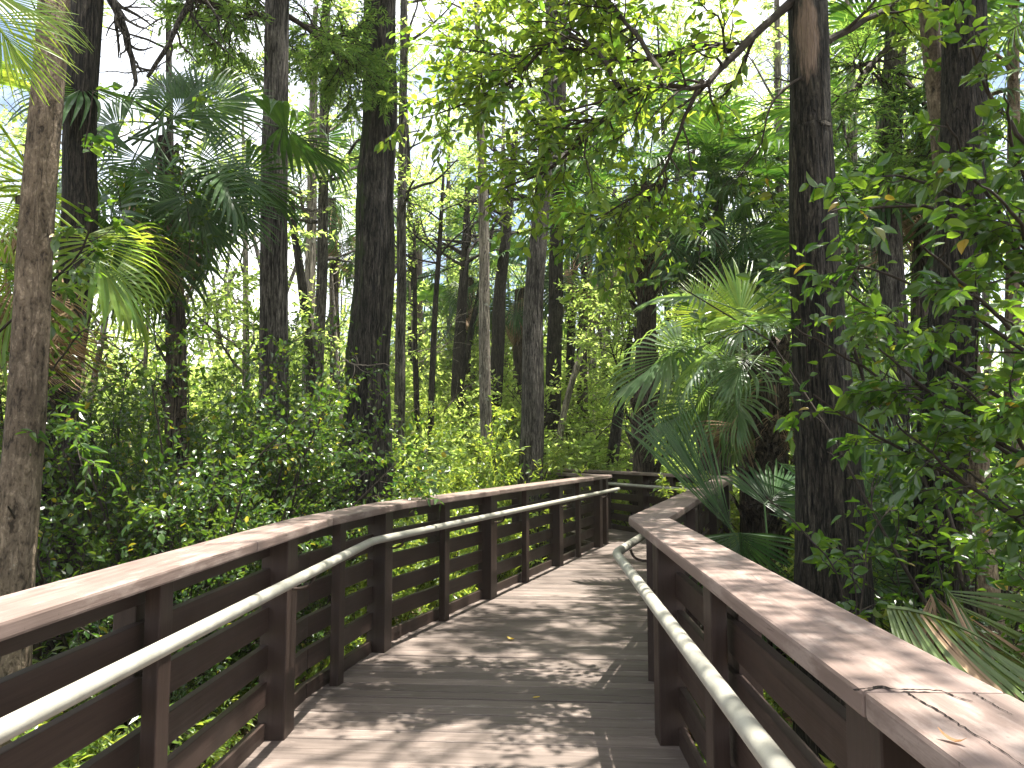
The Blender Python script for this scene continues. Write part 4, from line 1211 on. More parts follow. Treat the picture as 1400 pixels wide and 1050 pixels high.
mids = [
    ('slender grey trunk of a close pair left of the mossy giant, the straighter one', [(446, 50, 13), (441, 300, 15), (435, 530, 18)], 15, 12, BK_GREY, mid(z0=5, z1=11.5)),
    ('slender grey trunk of a close pair left of the mossy giant, slightly behind its neighbour', [(429, 120, 12), (425, 330, 15), (422, 540, 18)], 16, 11, BK_PALE, mid(z0=6, z1=10.5)),
    ('thin bent sapling trunk right beside the straight grey trunk', [(400, 275, 9), (402, 310, 11), (413, 390, 13), (424, 500, 15), (428, 600, 16)], 14.2, 5.4, BK_DARK, None),
    ('slim grey trunk peeping out just right of the mossy giant', [(552, 0, 11), (550, 250, 13), (545, 600, 16)], 15, 13, BK_GREY, mid(z0=6, z1=12.5)),
    ('pale slim trunk standing left of centre, bare and straight', [(654, 60, 10), (660, 300, 15), (663, 450, 16), (667, 640, 18)], 15.8, 12, BK_PALE, mid(z0=7.5, z1=11.8)),
    ('dark trunk leaning right behind the pale slim one', [(695, 290, 13), (683, 420, 18), (675, 590, 21)], 20, 10, BK_DARK, mid(z0=7, z1=9.8, n0=10)),
    ('pale grey broad trunk at the centre, widening to its foot', [(748, 120, 20), (742, 250, 23), (733, 400, 28), (724, 600, 34)], 13.8, 12, BK_GREY, mid(z0=6.5, z1=12.5)),
    ('brown trunk close behind the broad pale grey one', [(768, 0, 17), (762, 300, 20), (754, 590, 24)], 19, 14, BK_DARK, mid(z0=7.5, z1=13.5)),
    ('dark trunk among dangling skirts left of the pale slim one', [(636, 320, 11), (629, 480, 17), (624, 620, 22)], 21, 9, BK_DARK, mid(z0=6.5, z1=8.8, n0=10)),
    ('thin dark trunk in the group left of centre, branching low', [(601, 330, 7), (592, 480, 9), (588, 620, 10)], 18, 8, BK_DARK, mid(z0=5, z1=7.8, n0=8, n1=50, n2=200)),
    ('very thin upright stem left of the dark branching one', [(567, 380, 6), (569, 500, 8), (570, 620, 9)], 18.5, 7, BK_DARK, mid(z0=4.5, z1=6.8, n0=8, n1=50, n2=200)),
    ('mossy trunk leaning left, crossing behind the pale slim one', [(655, 400, 8), (640, 470, 10), (622, 560, 11), (612, 620, 12)], 22, 8, BK_MOSS, None),
    ('slim trunk under a hanging palm skirt, right of the brown one', [(786, 330, 10), (782, 450, 12), (777, 610, 15)], 21, 8, BK_DARK, None),
    ('thin stem leaning right, between the brown trunk and the palms', [(835, 390, 7), (800, 470, 8), (772, 560, 9), (760, 640, 10)], 18.5, 6, BK_PALE, mid(z0=3, z1=6, n0=8, n1=50, n2=240, L0=1.5)),
    ('dark stump like trunk leaning right beyond the far railing', [(853, 520, 12), (846, 570, 15), (834, 660, 19)], 17, 4.2, BK_DARK, mid(z0=2.5, z1=4.2, n0=7, L0=1.2, n1=40, n2=160)),
    ('crooked broken trunk leaning left above the palm crowns', [(925, 130, 9), (945, 150, 13), (963, 180, 15), (975, 230, 16), (984, 330, 18), (990, 640, 22)], 15, 9, BK_GREY, None),
    ('thin trunk seen between the crooked one and the big dark one', [(1063, 60, 10), (1066, 240, 11), (1070, 560, 14)], 14, 11, BK_PALE, mid(z0=5.5, z1=10.8)),
    ('straight young trunk framed by the two middle palms', [(925, 330, 9), (922, 480, 10), (918, 640, 12)], 20, 11, BK_GREY, mid(z0=6, z1=10.8)),
    ('slim trunk at far left behind the tan one, vines at its foot', [(105, 260, 12), (108, 400, 13), (112, 640, 16)], 11, 11, BK_PALE, mid(z0=5.5, z1=10.8)),
    ('mid grey trunk in the gap between bushes and left palm', [(236, 360, 13), (238, 480, 15), (240, 640, 17)], 12, 10, BK_DARK, mid(z0=6, z1=9.8, n0=10)),
    ('slim trunk almost hidden behind the right hand palms', [(1165, 250, 16), (1168, 420, 18), (1172, 640, 20)], 12.5, 11, BK_PALE, mid(z0=6, z1=10.8)),
    ('pale trunk at far right edge behind broad leaves', [(1385, 300, 22), (1384, 520, 26), (1380, 760, 30)], 9.5, 11, BK_TAN, mid(z0=5.5, z1=10.8)),
    ('pale bare trunk between the fan palms near the turn of the walk', [(1003, 480, 14), (1010, 560, 15), (1018, 660, 17)], 10.2, 3.5, BK_PALE, None),
]
for i, (lab, pts, Y, zt, bk, cr) in enumerate(mids):
    pa, ra = px_path(pts, Y, zt)
    tree(lab, pa, ra, bk, cr, seed=40 + i, sides=14, rings=44, ridge=0.035, flare=0.3, keep=sunpatch)

# broad leaf trees and saplings filling the middle distance (leafy from low down)
fills = [  # px, Y, height, label
    (330, 13.5, 7.5, 'leafy sapling tree in the sun behind the dark left bushes'),
    (190, 12.5, 4.6, 'leafy tree behind the drooping left palm, full of light'),
    (480, 17.5, 5.5, 'bright young tree left of the mossy giant, low crown'),
    (585, 20, 6.0, 'bright bushy tree in the gap right of the mossy giant'),
    (640, 25, 7.5, 'backlit leafy tree far behind the pale slim trunk'),
    (715, 24, 8.0, 'backlit leafy tree far behind the broad pale grey trunk'),
    (810, 22, 8.5, 'sunlit leafy tree between the brown trunk and the palms'),
    (835, 18.5, 5.0, 'small leafy tree just over the far railing'),
    (1010, 19, 9.0, 'sunlit leafy tree behind the two middle palms'),
    (1090, 15, 8.0, 'light green tree glowing behind the big dark trunk'),
    (1180, 13, 8.5, 'light green tree glowing right of the big dark trunk'),
    (1300, 12, 8.0, 'leafy tree in the shade behind the vine wrapped trunk'),
    (60, 10.5, 5.2, 'leafy tree glowing behind the slim tan trunk'),
    (900, 27, 10.5, 'tall pale green tree far behind the tallest palm'),
    (530, 27, 11, 'tall pale green tree far behind the mossy giant'),
    (770, 32, 12, 'tall pale green tree farthest back at the centre'),
]
for i, (px, Y, H, lab) in enumerate(fills):
    b0 = P(px, 600, Y); b0[2] = GROUND
    rng = np.random.default_rng(i + 70)
    top = b0 + np.array([rng.normal(0, .5), rng.normal(0, .3), H + .75])
    pth = np.array([b0, b0 * .6 + top * .4 + rng.normal(0, .15, 3), top])
    tree(lab, pth, np.array([.09, .065, .02]) * (H / 7) ** .5, BK_PALE, mid(z0=max(0.9, H * .16), z1=H, n0=18, L0=1.5 + H * .13, n1=80, n2=260, K=10, up=.05, L=.12 if Y < 20 else .16, W=.062 if Y < 20 else .085), seed=200 + i, sides=10, rings=20, keep=sunpatch)

TALL = [(60, 21), (500, 32), (560, 24), (620, 29), (700, 26), (760, 31), (820, 25), (850, 34), (900, 22), (960, 29), (1020, 24), (1080, 32), (1140, 22), (1200, 27), (1270, 20), (1350, 24), (660, 36), (1000, 37), (930, 26), (985, 31), (1055, 27)]
for i, (px, Y) in enumerate(TALL):
    b0 = P(px, 600, Y); b0[2] = GROUND
    rng = np.random.default_rng(i + 300)
    H = min(1.53 + Y * .58, 19) * (1.0 if px > 500 else .86)
    pth = np.array([b0, b0 * [.5, 1, .5] + np.array([b0[0] * .5 + rng.normal(0, .3), 0, H * .5]), [b0[0] + rng.normal(0, .6), Y, H]])
    tree('slender tall tree of the far canopy with fine light green leaves', pth, np.array([.13, .10, .02]), [BK_GREY, BK_PALE, BK_DARK][i % 3],
         dict(z0=H * .45, z1=H, n0=22, L0=1.6 + Y * .055, n1=110, L1=1.25, n2=480, L2=.62, K=12, L=.11, W=.05, mat=LF_FAR, up=.04, tmpl=RHOMB, twigs=False), group='tall trees of the far canopy', seed=400 + i, sides=8, rings=24, keep=sunpatch)

# ------------------------------------------------------------------ palms
def col(pts, Y, hubpx):
    pa, ra = px_path(pts, Y, -9)
    hub = P(hubpx[0], hubpx[1], Y)
    pa = np.concatenate([pa, [hub]]); ra = np.concatenate([ra, [ra[-1]]])
    return hub, pa, ra


h, pa, ra = col([(884, 310, 27), (882, 460, 28), (880, 640, 31)], 15, (886, 262))
palm('tall cabbage palm at centre right with rough booted trunk and dead skirt', h, pa, ra, n=28, size=1.12, dead=12, seed=1, boot=110, bootsize=.32)
h, pa, ra = col([(966, 380, 26), (970, 640, 32)], 14.5, (962, 300))
palm('cabbage palm behind the broken crooked trunk, round dense crown', h, pa, ra, n=26, size=1.05, dead=7, seed=2)
h, pa, ra = col([(1056, 490, 44), (1052, 660, 50)], 8.2, (1052, 478))
palm('short stout palm left of the big dark trunk, old leaf stubs on its trunk', h, pa, ra, n=20, size=.72, emax=35, emin=-50, dead=8, seed=3, fset=FS, boot=90, bootsize=.28, a_off=.7)
h, pa, ra = col([(1016, 560, 20), (1020, 660, 24)], 9.2, (1010, 462))
palm('young palm with bright yellow green upright fans, in the middle of the right side', h, pa, ra, n=9, size=.55, emax=30, emin=-40, dead=1, seed=4, fset=FS, extra=[(P(966, 432, 8.9), (-.15, 0, 1), (0, -1, .1), .62, 'young'), (P(1020, 455, 9.0), (.12, .0, 1), (.1, -1, .1), 1.15, 'young'), (P(1000, 440, 9.3), (-.5, .1, 1), (0, -1, .3), .7, 'lightened'), (P(1000, 520, 8.6), (-.9, -.1, .0), (0, -.7, .7), 1.15, 'lightened'), (P(935, 455, 8.7), (-.8, -.2, -.1), (0, -.6, .8), 1.05, 'lightened'), (P(1040, 510, 8.5), (.6, -.2, -.2), (0, -.7, .7), 1.05, 'lightened')])
h, pa, ra = col([(232, 300, 26), (238, 480, 30), (240, 640, 34)], 7.6, (222, 192))
palm('large fan palm with blue green drooping fans against the white sky, left', h, pa, ra, n=11, size=.9, emax=15, emin=-65, dead=9, seed=5, boot=30, extra=[
    (P(262, 142, 7.4), (.75, 0, .55), (.1, -1, .2), .95, 'green'), (P(268, 205, 7.2), (.9, -.1, -.2), (0, -.9, .45), .95, 'green'), (P(255, 260, 7.0), (.55, -.1, -.8), (0, -1, .2), .9, 'green'),
    (P(205, 235, 7.0), (-.1, -.1, -1), (.1, -1, .1), .75, 'green'), (P(165, 160, 7.4), (-.85, 0, .15), (0, -1, .3), .8, 'green'), (P(290, 255, 7.3), (.9, 0, -.5), (.1, -1, .4), .85, 'green'), (P(222, 130, 7.9), (-.1, .1, 1), (0, -1, .2), .7, 'green'),
    (P(240, 235, 7.1), (.35, -.2, -.95), (0, -1, .1), .85, 'green'), (P(180, 205, 7.2), (-.5, -.1, -.8), (0, -1, .2), .8, 'green'), (P(232, 160, 7.3), (.3, -.1, .9), (.1, -1, .2), .8, 'green')])
h, pa, ra = col([(40, 350, 34), (38, 480, 38), (36, 700, 44)], 5.8, (38, 272))
palm('fan palm with dead tan skirt behind the slim tan trunk at left edge', h, pa, ra, n=24, size=.75, emax=30, emin=-40, dead=22, seed=6, a_off=.3, fset=FG, skip=lambda d: d[0] > .25 and d[2] > -.35)
h, pa, ra = col([(1262, 210, 26), (1262, 600, 32)], 9.6, (1262, 168))
palm('palm with pale sunlit fronds behind the vine wrapped trunk', h, pa, ra, n=24, size=1.0, dead=9, seed=7)
h, pa, ra = col([(1100, 330, 24), (1100, 640, 30)], 13, (1096, 285))
palm('palm half hidden behind the big dark trunk', h, pa, ra, n=24, size=.95, dead=6, seed=8)
h, pa, ra = col([(1190, 450, 26), (1190, 640, 32)], 10.4, (1190, 425))
palm('lower palm right of the big dark trunk, fronds behind the broad leaves', h, pa, ra, n=22, size=.9, dead=6, seed=9)
h, pa, ra = col([(712, 420, 16), (706, 610, 20)], 21.5, (712, 395))
palm('small palm with dark hanging skirt between the leaning and the broad pale trunks', h, pa, ra, n=20, size=.9, dead=12, seed=10)
h, pa, ra = col([(800, 370, 14), (794, 610, 17)], 20.5, (802, 330))
palm('distant palm with shaggy skirt left of the tallest palm', h, pa, ra, n=22, size=1.1, dead=12, seed=11)
h, pa, ra = col([(640, 410, 15), (634, 610, 18)], 23, (642, 380))
palm('distant palm with drooping crown behind the group left of centre', h, pa, ra, n=22, size=1.0, dead=10, seed=12)
h, pa, ra = col([(455, 300, 12), (458, 560, 16)], 20, (455, 275))
palm('distant palm seen between the paired trunks and the mossy giant', h, pa, ra, n=22, size=1.1, dead=6, seed=13)
h, pa, ra = col([(570, 300, 12), (572, 560, 16)], 26, (575, 470))
palm('low distant palm in the bright gap right of the mossy giant', h, pa, ra, n=20, size=1.2, dead=6, seed=14)

# trunkless fans
B = np.array([2.2, 6.6, GROUND])
V3 = lambda *a: np.array(a, float)
palmetto('palmetto with one huge dark fan leaning over the corner of the right railing', B, [
    (P(1003, 728, 6.4), P(938, 545, 6.3) - P(1003, 728, 6.4), 1.36, (.3, -.8, .3), dict(nseg=30, spread=.38, droop=.04, tipdroop=.05, fold=.05, mat=FR_GREEN, split=.6, costa=.25)),
    (P(1012, 728, 6.3), P(1035, 860, 6.1) - P(1012, 728, 6.3), .78, (.1, -1, .5), dict(nseg=34, spread=1.5, droop=.1, tipdroop=.1, mat=FR_GREEN, costa=.2)),
    (P(1045, 690, 7.0), P(1110, 610, 7.1) - P(1045, 690, 7.0), .7, (0, -.7, .7), dict(nseg=34, spread=1.7, droop=.2, tipdroop=.3, mat=FR_GREEN)),
])
palmetto('upright dark green palmetto fans filling the gap right of the big dark trunk', V3(2.95, 6.0, GROUND), [
    (P(1195, 720, 6.0), V3(-.05, -.1, 1.0), .95, (0, -1, .2), dict(nseg=38, spread=1.5, droop=.1, tipdroop=.12, mat=FR_GREEN, split=.5)),
    (P(1190, 800, 5.9), V3(.35, -.1, .8), .7, (-.2, -1, .3), dict(nseg=36, spread=1.6, droop=.1, tipdroop=.15, mat=FR_GREEN, split=.5)),
    (P(1220, 690, 6.3), V3(.5, 0, .9), .9, (0, -1, .5), dict(nseg=36, spread=1.5, droop=.2, tipdroop=.2, mat=FR_GREEN)),
])
palmetto('arching fan with half dried tan folds just over the right railing', V3(2.45, 3.7, GROUND), [
    (P(1212, 828, 3.3), V3(.85, -.3, .28), .62, (0, -.25, 1), dict(nseg=40, spread=1.7, droop=.6, tipdroop=.15, fold=-.95, mat=FR_OLIVE, mat2=FR_DEAD, split=.5, costa=.8)),
    (P(1292, 804, 3.5), V3(.75, -.3, -.55), .85, (.1, -.7, .7), dict(nseg=28, spread=.85, droop=.3, tipdroop=.2, fold=.1, mat=FR_OLIVE, mat2=FR_DEAD, split=.6, costa=.4)),
    (P(1275, 812, 3.6), V3(.15, -.3, -.9), .55, (0, -.9, .4), dict(nseg=20, spread=.7, droop=.15, tipdroop=.2, fold=.1, mat=FR_DEAD, mat2=FR_OLIVE, split=.5, costa=.3)),
])
palmetto('young fan with sunlit blades hanging into the top left corner', V3(-3.0, 3.5, GROUND), [
    (P(-15, 20, 3.3), V3(.5, -.1, -.5), .40, (.3, -1, .3), dict(nseg=34, spread=1.3, droop=.2, tipdroop=.2, mat=FR_YOUNG_LIT)),
    (P(-50, -30, 3.4), V3(.5, .1, .05), .5, (.2, -1, .6), dict(nseg=34, spread=1.3, droop=.3, tipdroop=.4, mat=FR_YOUNG_LIT)),
])

# ------------------------------------------------------------------ shrubs
SB = [shrub_data(k, 2.6, 1.2, 12, 130, 900, 9, 0.060, 0.036, LF_BUSH, OVATE, L1=.55, L2=.3) for k in range(3)]     # glossy dark bushes
SS = [shrub_data(10 + k, 1.7, 1.4, 10, 80, 420, 9, 0.10, 0.042, LF_SHRUB, LANCE, L1=.6, L2=.34) for k in range(4)]  # bright shrubs
SW = [shrub_data(20 + k, 1.2, 1.8, 9, 50, 210, 8, 0.115, 0.032, LF_SHRUB, LANCE, lean=.9, up=0.02, L1=.8, L2=.5) for k in range(3)]  # low willowy
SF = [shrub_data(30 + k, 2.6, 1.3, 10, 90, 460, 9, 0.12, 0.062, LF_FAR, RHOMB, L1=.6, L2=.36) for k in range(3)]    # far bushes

dark = [((150, 660, 6.6), 1.1, 1.35, 'dense glossy dark bush at the left, nearest the dark trunk'),
        ((215, 640, 7.2), 1.1, 1.5, 'dense glossy dark bush below the drooping left palm'),
        ((262, 650, 6.4), .9, 1.2, 'glossy dark bush in the middle of the left thicket, closest to the railing'),
        ((315, 640, 7.4), .95, 1.4, 'tall glossy bush with sunlit top, left of the grey furrowed trunk'),
        ((368, 650, 7.6), .75, 1.15, 'glossy bush in front of the grey furrowed trunk'),
        ((432, 650, 9.2), .6, .8, 'glossy bush between the grey trunk and the mossy giant'),
        ((95, 640, 8.2), 1.2, 1.5, 'dark bush filling the shade behind the broad dark trunk'),
        ((240, 600, 9.5), 1.3, 1.7, 'tall bush at the back of the left thicket, catching sun'),
        ((335, 600, 9.8), .9, 1.5, 'tall bush at the back of the thicket, beside the grey furrowed trunk')]
for i, ((x, y, Y), sxy, sz, lab) in enumerate(dark):
    b0 = P(x, y, Y); b0[2] = GROUND
    shrub(SB[i % 3], b0, i * 1.3, (sxy, sxy, sz), lab, 'glossy bushes of the left thicket')
left_low = [((-2.25, 2.9), .8, 'low leafy plant seen through the slats at bottom left'),
            ((-2.5, 3.9), .9, 'willowy plant leaning on the left railing beside the tan trunk'),
            ((-2.4, 4.9), .7, 'willowy plant with narrow leaves behind the middle of the left railing'),
            ((-3.0, 5.4), 1.0, 'willowy plant at the foot of the dark thicket'),
            ((-2.7, 5.9), .65, 'narrow leaved plant behind the bend of the left railing'),
            ((-2.2, 1.9), .8, 'low plant under the left railing nearest the camera'),
            ((-2.9, 6.6), .8, 'leafy plant rising over the left railing in front of the grey trunk'),
            ((-2.05, 7.9), .65, 'low plant beyond the bend, seen between posts'),
            ((-3.3, 4.5), .9, 'willowy plant around the foot of the tan trunk')]
for i, ((x, y), sc, lab) in enumerate(left_low):
    shrub(SW[i % 3], (x, y, GROUND), i * 2.1, sc, lab, 'willowy plants along the left railing', 'plant', 'plant')
brt = [(470, 8.6, .75, 'bright shrub at the left foot of the mossy giant'),
       (545, 9.4, .72, 'bright shrub at the right foot of the mossy giant'),
       (600, 10.6, .8, 'bright shrub over the cap right of the mossy giant'),
       (655, 12.0, .85, 'bright shrub at the foot of the pale slim trunk'),
       (715, 13.2, 1.05, 'bright shrub at the foot of the broad pale trunk'),
       (560, 12.5, .95, 'sunny shrub in the second row right of the mossy giant'),
       (770, 17.6, 1.0, 'bright shrub behind the end of the left railing'),
       (690, 14.6, 1.1, 'sunny shrub in the second row at the centre'),
       (430, 11.0, 1.2, 'sunny shrub between the grey trunk and the paired trunks'),
       (620, 17.0, 1.4, 'sunny shrub far back below the group left of centre'),
       (830, 19.0, 1.3, 'sunny shrub behind the far railing, left'),
       (880, 17.0, 1.1, 'sunny shrub behind the far railing, at the tallest palm'),
       (940, 15.0, 1.1, 'sunny shrub behind the far railing, right'),
       (1020, 11.0, 1.0, 'bright shrub behind the corner palmetto'),
       (1075, 7.2, .75, 'leafy shrub at the left foot of the big dark trunk'),
       (1045, 5.9, .55, 'small leafy shrub hugging the outside of the right railing'),
       (1110, 9.5, 1.0, 'shrub in the shade behind the big dark trunk'),
       (1215, 7.6, .9, 'leafy shrub between the big dark and the vine wrapped trunks'),
       (1390, 5.0, .7, 'leafy shrub at the right edge behind the arching fan'),
       (1330, 8.5, 1.1, 'shrub in the dim gap behind the short mottled trunk')]
for i, (px, Y, sc, lab) in enumerate(brt):
    b0 = P(px, 640, Y); b0[2] = GROUND
    shrub(SS[i % 4], b0, i * 1.7, (sc, sc, sc * (1.05 + .1 * (i % 3) + (.35 if 570 < px < 800 else 0))), lab, 'bright understory shrubs')
FILL = [(455, 21, 2.2), (500, 24, 2.6), (545, 19, 1.8), (575, 22, 2.3), (600, 26, 2.8), (640, 20, 1.9), (665, 24, 2.4), (690, 29, 3.0), (715, 20.5, 1.8), (742, 25, 2.5), (768, 22, 2.1), (795, 28, 2.8), (812, 20, 1.9),
        (850, 25, 2.5), (905, 23, 2.2), (950, 27, 2.6), (1000, 22, 2.2), (1050, 26, 2.6), (1130, 19, 2.1), (1195, 21, 2.4), (400, 26, 2.6), (350, 21, 2.2), (300, 24, 2.5), (250, 20, 2.1), (140, 19, 2.3), (70, 17, 2.0), (620, 33, 3.2), (730, 34, 3.4), (560, 34, 3.2), (840, 33, 3.2)]
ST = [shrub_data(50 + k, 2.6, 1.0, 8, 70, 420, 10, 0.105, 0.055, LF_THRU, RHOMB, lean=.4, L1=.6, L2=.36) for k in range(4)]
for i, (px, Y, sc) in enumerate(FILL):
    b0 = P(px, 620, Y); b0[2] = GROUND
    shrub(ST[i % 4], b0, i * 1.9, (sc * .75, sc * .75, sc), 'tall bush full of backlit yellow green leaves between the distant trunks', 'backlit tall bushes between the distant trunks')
far = [(-20, 14), (60, 16), (150, 15), (230, 18), (320, 17), (390, 20), (450, 23), (510, 19), (560, 24), (610, 28), (660, 22), (720, 27), (760, 21), (820, 26), (860, 23),
       (910, 28), (960, 20), (1010, 24), (1060, 18), (1120, 21), (1170, 16), (1240, 14), (1290, 18), (1350, 13), (1410, 15), (490, 14), (590, 15), (740, 18), (870, 31), (700, 33), (540, 32), (960, 34)]
for i, (px, Y) in enumerate(far):
    b0 = P(px, 620, Y); b0[2] = GROUND
    sc = 0.95 + .45 * ((i * 7) % 5) / 5
    shrub(SF[i % 3], b0, i * 2.3, (sc * 1.2, sc * 1.2, sc), 'sunlit light green bush in the understory far behind the railings', 'sunlit bushes far back in the forest')

# ------------------------------------------------------------------ broad leaved sapling on the right, in front of the vine wrapped trunk
rs = np.random.default_rng(77)
b0 = np.array([2.75, 3.9, GROUND])
pth = np.array([b0, [2.78, 3.95, 1.2], [2.7, 3.9, 2.6], [2.75, 3.85, 4.2]])
bl = dict(mat=LF_BROAD, tmpl=OVATE, K=6, L=.095, W=.048, nz=.55, droop=.3, bark=TWIG, wob=.15)
tg = [((1145, 290, 3.7), 2.2), ((1175, 365, 3.6), 1.9), ((1110, 395, 3.7), 1.6), ((1185, 235, 3.8), 2.4), ((1085, 440, 3.9), 1.4), ((1200, 470, 3.5), 1.3), ((1110, 540, 3.9), 1.1),
      ((1240, 580, 3.6), 1.0), ((1260, 330, 3.3), 1.9), ((1330, 250, 3.2), 2.2), ((1370, 420, 3.1), 1.5), ((1300, 520, 3.3), 1.1), ((1360, 130, 3.4), 2.5), ((1290, 180, 3.6), 2.4), ((1390, 560, 3.2), 1.0), ((1400, 300, 3.6), 2.0), ((1330, 40, 3.7), 3.0), ((1320, 640, 3.9), 0.7)]
brs = []
for (x, y, Y), z in tg:
    e = P(x, y, Y); s = np.array([2.74, 3.9, z]) ; m_ = (s + e) / 2 + rs.normal(0, .05, 3) + [0, 0, .1]
    ln = np.linalg.norm(e - s)
    brs.append(dict(pts=[s, m_, e], rad=[.013, .009, .004], n1=max(4, int(5 * ln)), L1=.34, n2=max(8, int(11 * ln)), L2=.2, t0=.15, **bl))
tree('broad leaved sapling with big shiny leaves reaching over the right side', pth, np.array([.035, .03, .022, .01]), BK_TAN, None, seed=60, sides=12, rings=30, ridge=.01, flare=.1, branches=brs, name='sapling')
b0 = np.array([1.62, 3.95, GROUND])
brs = [dict(pts=[b0 + [0, 0, 1.0], P(1150, 800, 3.9), P(1120, 740, 3.8), P(1055, 672, 3.7)], rad=[.006, .005, .004, .003], n1=7, L1=.16, n2=6, L2=.12, **{**bl, 'L': .085, 'W': .05, 'K': 4}),
       dict(pts=[b0 + [0, 0, 1.0], P(1165, 820, 3.85), P(1160, 780, 3.8)], rad=[.005, .004, .003], n1=5, L1=.14, n2=4, L2=.1, **{**bl, 'L': .08, 'W': .045, 'K': 4}),
       dict(pts=[b0 + [0, 0, .9], P(1175, 760, 4.2), P(1215, 700, 4.3)], rad=[.006, .005, .003], n1=9, L1=.25, n2=14, L2=.16, **{**bl, 'L': .085, 'W': .045, 'K': 5})]
tree('small seedling with pale lit leaves against the foot of the big dark trunk', np.array([b0, b0 + [0.01, 0, .5], b0 + [0, 0, 1.05]]), np.array([.008, .007, .006]), TWIGP, None, seed=61, sides=8, rings=12, ridge=0, flare=0, branches=brs, name='seedling')
# dense dark young tree filling the right edge
SR = shrub_data(90, 4.0, 1.0, 9, 90, 560, 7, 0.105, 0.052, LF_BROAD, OVATE, lean=.35, L1=.5, L2=.24)
b0 = P(1400, 700, 4.7); b0[2] = GROUND
shrub(SR, b0, .4, (.95, .95, 1.0), 'dense dark leafed young tree in the shade at the right edge', None, 'young_tree', 'tree')
b0 = P(1330, 700, 7.2); b0[2] = GROUND
shrub(SR, b0, 2.4, (1.1, 1.1, 1.25), 'dense leafy young tree behind the thick vine wrapped trunk', None, 'young_tree', 'tree')
# left near twigs with round leaves
b0 = np.array([-3.35, 4.9, GROUND])
brs = [dict(pts=[[-3.33, 4.9, 2.2], P(110, 330, 4.7), P(115, 230, 4.5), P(125, 120, 4.4)], rad=[.008, .006, .005, .003], n1=14, L1=.3, n2=20, L2=.16, **{**bl, 'L': .08, 'W': .05, 'K': 5}),
       dict(pts=[[-3.33, 4.9, 1.2], P(90, 460, 4.7), P(125, 470, 4.4)], rad=[.007, .005, .003], n1=8, L1=.22, n2=12, L2=.14, **{**bl, 'L': .08, 'W': .03, 'K': 5}),
       dict(pts=[[-3.33, 4.9, .8], P(75, 560, 4.7), P(110, 640, 4.4)], rad=[.007, .005, .003], n1=9, L1=.3, n2=14, L2=.16, **{**bl, 'L': .09, 'W': .03, 'K': 5})]
tree('thin sapling with round lit leaves between the tan and the broad dark trunk', np.array([b0, [-3.3, 4.92, .8], [-3.33, 4.9, 2.6]]), np.array([.014, .012, .008]), TWIGP, None, seed=62, sides=8, rings=16, ridge=0, flare=0, branches=brs, name='sapling')

# ------------------------------------------------------------------ vines
def spiral(path, rad, z0, z1, turns, ph, off=.02):
    q, r = resample(path, rad, 40)
    k = (q[:, 2] > z0) & (q[:, 2] < z1); q, r = q[k], r[k]
    a = np.linspace(0, turns * 2 * math.pi, len(q)) + ph
    return q + np.stack([np.cos(a), np.sin(a), 0 * a], 1) * (r + off)[:, None]


pa, ra = px_path([(1318, 0, 66), (1302, 400, 68), (1274, 800, 78)], 5.9, 14)
vine('leafy vine climbing the thick trunk at right from knee height to the top', [spiral(pa, ra, -.5 + .7 * k, 6.5, .6, 3.6 + k * .7) for k in range(4)], 7, .11, .06, LF_BROAD, 1, n1=38, L1=.35)
pa, ra = px_path([(232, 300, 26), (238, 480, 30), (240, 640, 34)], 7.5, 4.2)
vine('small leaved vine hanging over the drooping left palm and its trunk', [spiral(pa, ra, -.6, 4, .8, 4), Q((235, 480, 7.2), (190, 420, 7.0), (175, 340, 6.9), (160, 250, 6.9)), Q((235, 420, 7.2), (260, 330, 7.0), (250, 230, 6.9), (270, 130, 6.9)),
     Q((215, 480, 7.2), (205, 400, 7.1), (215, 330, 7.0), (230, 300, 7.0))], 7, .075, .05, LF_BUSH, 2, n1=34, L1=.3)
pa, ra = px_path([(505, 540, 66), (503, 600, 74)], 10.3, 3.0)

# ------------------------------------------------------------------ far woods: one mass of foliage and thin trunks
rf = np.random.default_rng(21)
fs = Soup()
nc = 600
Yc = rf.uniform(34, 62, nc); Xc = rf.uniform(-1, 1, nc) * Yc * .85
Zc = rf.gamma(1.7, 2.9, nc) - .5
Zc = np.where(Zc > 17, rf.uniform(0, 6, nc), Zc)
m_ = 230
rad_ = rf.uniform(.9, 2.1, nc)
g_ = rf.normal(0, .55, (nc, m_, 3)) * rad_[:, None, None] * np.array([1, 1, .7])
pos = (np.stack([Xc, Yc, Zc], 1)[:, None] + g_).reshape(-1, 3)
pos[:, 2] = np.maximum(pos[:, 2], GROUND)
nn = len(pos)
put_leaves(fs, pos, rf.normal(size=(nn, 3)), np.array([0, 0, .8]) + rf.normal(0, .6, (nn, 3)), rf.uniform(.18, .36, nn), rf.uniform(.09, .18, nn), RHOMB)
nt_ = 90
Yt = rf.uniform(30, 60, nt_); Xt = rf.uniform(-1, 1, nt_) * Yt * .75
tp = np.stack([np.stack([Xt + rf.normal(0, .15, nt_) * k, Yt, np.full(nt_, GROUND - .2 + 2.6 * k)], 1) for k in range(6)], 1)
tubes(fs, tp, np.linspace(1, .5, 6)[None] * rf.uniform(.08, .24, (nt_, 1)), 7, 1)
o = link('far_woods', fs.mesh('far_woods', [LF_FAR, BK_GREY]))
tag(o, 'mass of sunlit foliage and thin trunks closing the view', 'woods', kind='stuff')

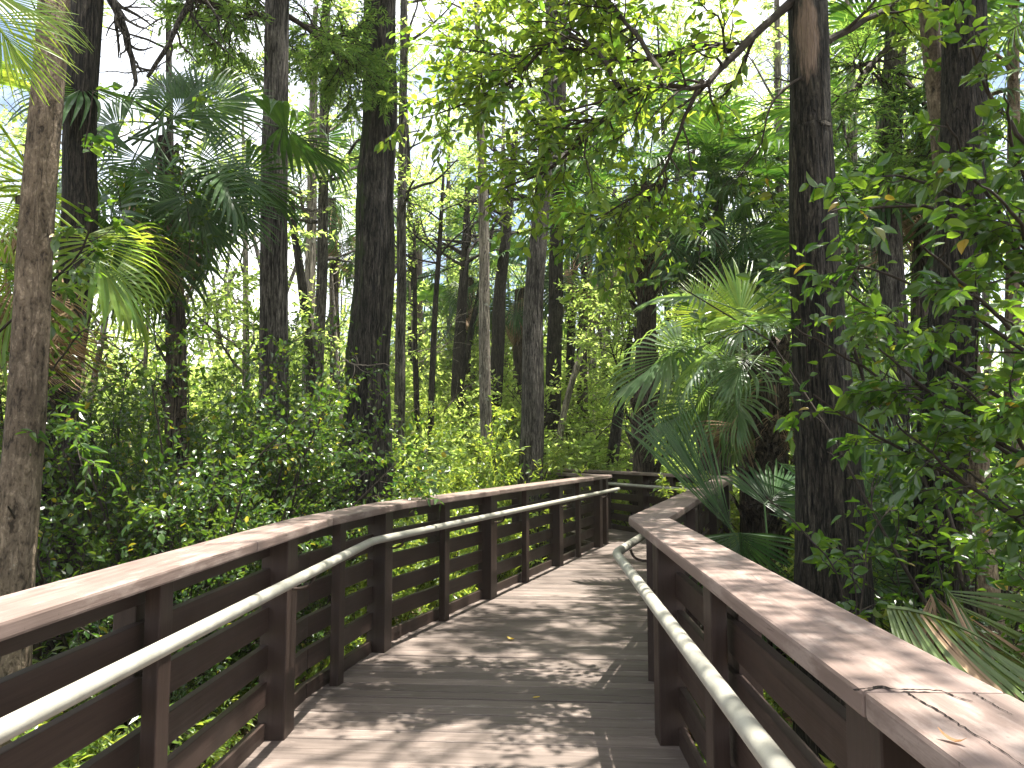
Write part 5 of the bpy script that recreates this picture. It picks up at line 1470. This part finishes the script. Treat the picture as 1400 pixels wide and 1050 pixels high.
# ------------------------------------------------------------------ light, sky, camera
sun_dir = nrm(np.array([0.19, 0.03, 1.0]))
el = math.asin(sun_dir[2]); az = math.atan2(sun_dir[0], sun_dir[1])
sd = bpy.data.lights.new('sun', 'SUN'); sd.energy = 5.0; sd.angle = math.radians(0.53); sd.color = (1.0, 0.95, 0.86)
so = bpy.data.objects.new('sun', sd); COL.objects.link(so)
so.rotation_euler = Vector(sun_dir.tolist()).to_track_quat('Z', 'Y').to_euler()
w = bpy.data.worlds.new('World'); SC.world = w; w.use_nodes = True
nt = w.node_tree; nt.nodes.clear()
out = nt.nodes.new('ShaderNodeOutputWorld'); bg = nt.nodes.new('ShaderNodeBackground')
sky = nt.nodes.new('ShaderNodeTexSky'); sky.sky_type = 'NISHITA'; sky.sun_disc = False
sky.sun_elevation = el; sky.sun_rotation = az; sky.dust_density = 2.5; sky.ozone_density = 1.0
bg.inputs['Strength'].default_value = 0.072
tc = N(nt, 'ShaderNodeTexCoord')
cl = N(nt, 'ShaderNodeTexNoise', i_Scale=2.6, i_Detail=6.0, i_Roughness=0.6); nt.links.new(tc.outputs['Generated'], cl.inputs['Vector'])
cr = ramp(nt, [(0.42, 0.0), (0.6, 0.9)]); nt.links.new(cl.outputs['Fac'], cr.inputs[0])
nt.links.new(mixc(nt, cr.outputs[0], sky.outputs[0], (11.0, 11.0, 11.0)), bg.inputs['Color'])
nt.links.new(bg.outputs[0], out.inputs[0])

# ------------------------------------------------------------------ haze volume added to brighten the background
HAZE = 0.0005
if HAZE:
    me = box_mesh('haze', 150, 82, 22, None, 0)
    me.materials.clear()
    hm_, hnt, hout = nodes_of('added_haze')
    hv = hnt.nodes.new('ShaderNodeVolumePrincipled'); hv.inputs['Density'].default_value = HAZE; hv.inputs['Color'].default_value = (1, .97, .86, 1)
    hnt.links.new(hv.outputs[0], hout.inputs['Volume'])
    me.materials.append(hm_)
    ho = link('haze', me, None, Matrix.Translation((0, 31, 22 / 2 - 2.0)))
    tag(ho, 'thin haze added between the trees to brighten the background', 'haze', kind='stuff')

cd = bpy.data.cameras.new('camera'); co = bpy.data.objects.new('camera', cd); COL.objects.link(co)
co.location = (0, 0, CAMZ); co.rotation_euler = (math.pi / 2 + PITCH, 0, 0)
cd.sensor_width = 36.0; cd.lens = F / 1400 * 36; cd.clip_end = 2000; cd.clip_start = 0.02
SC.camera = co
SC.view_settings.view_transform = 'Standard'; SC.view_settings.look = 'None'
SC.view_settings.exposure = 2.05; SC.view_settings.gamma = 1.0
SC.cycles.max_bounces = 12; SC.cycles.diffuse_bounces = 7; SC.cycles.transmission_bounces = 6; SC.cycles.glossy_bounces = 2
SC.cycles.use_denoising = True
SC.cycles.sample_clamp_indirect = 6.0
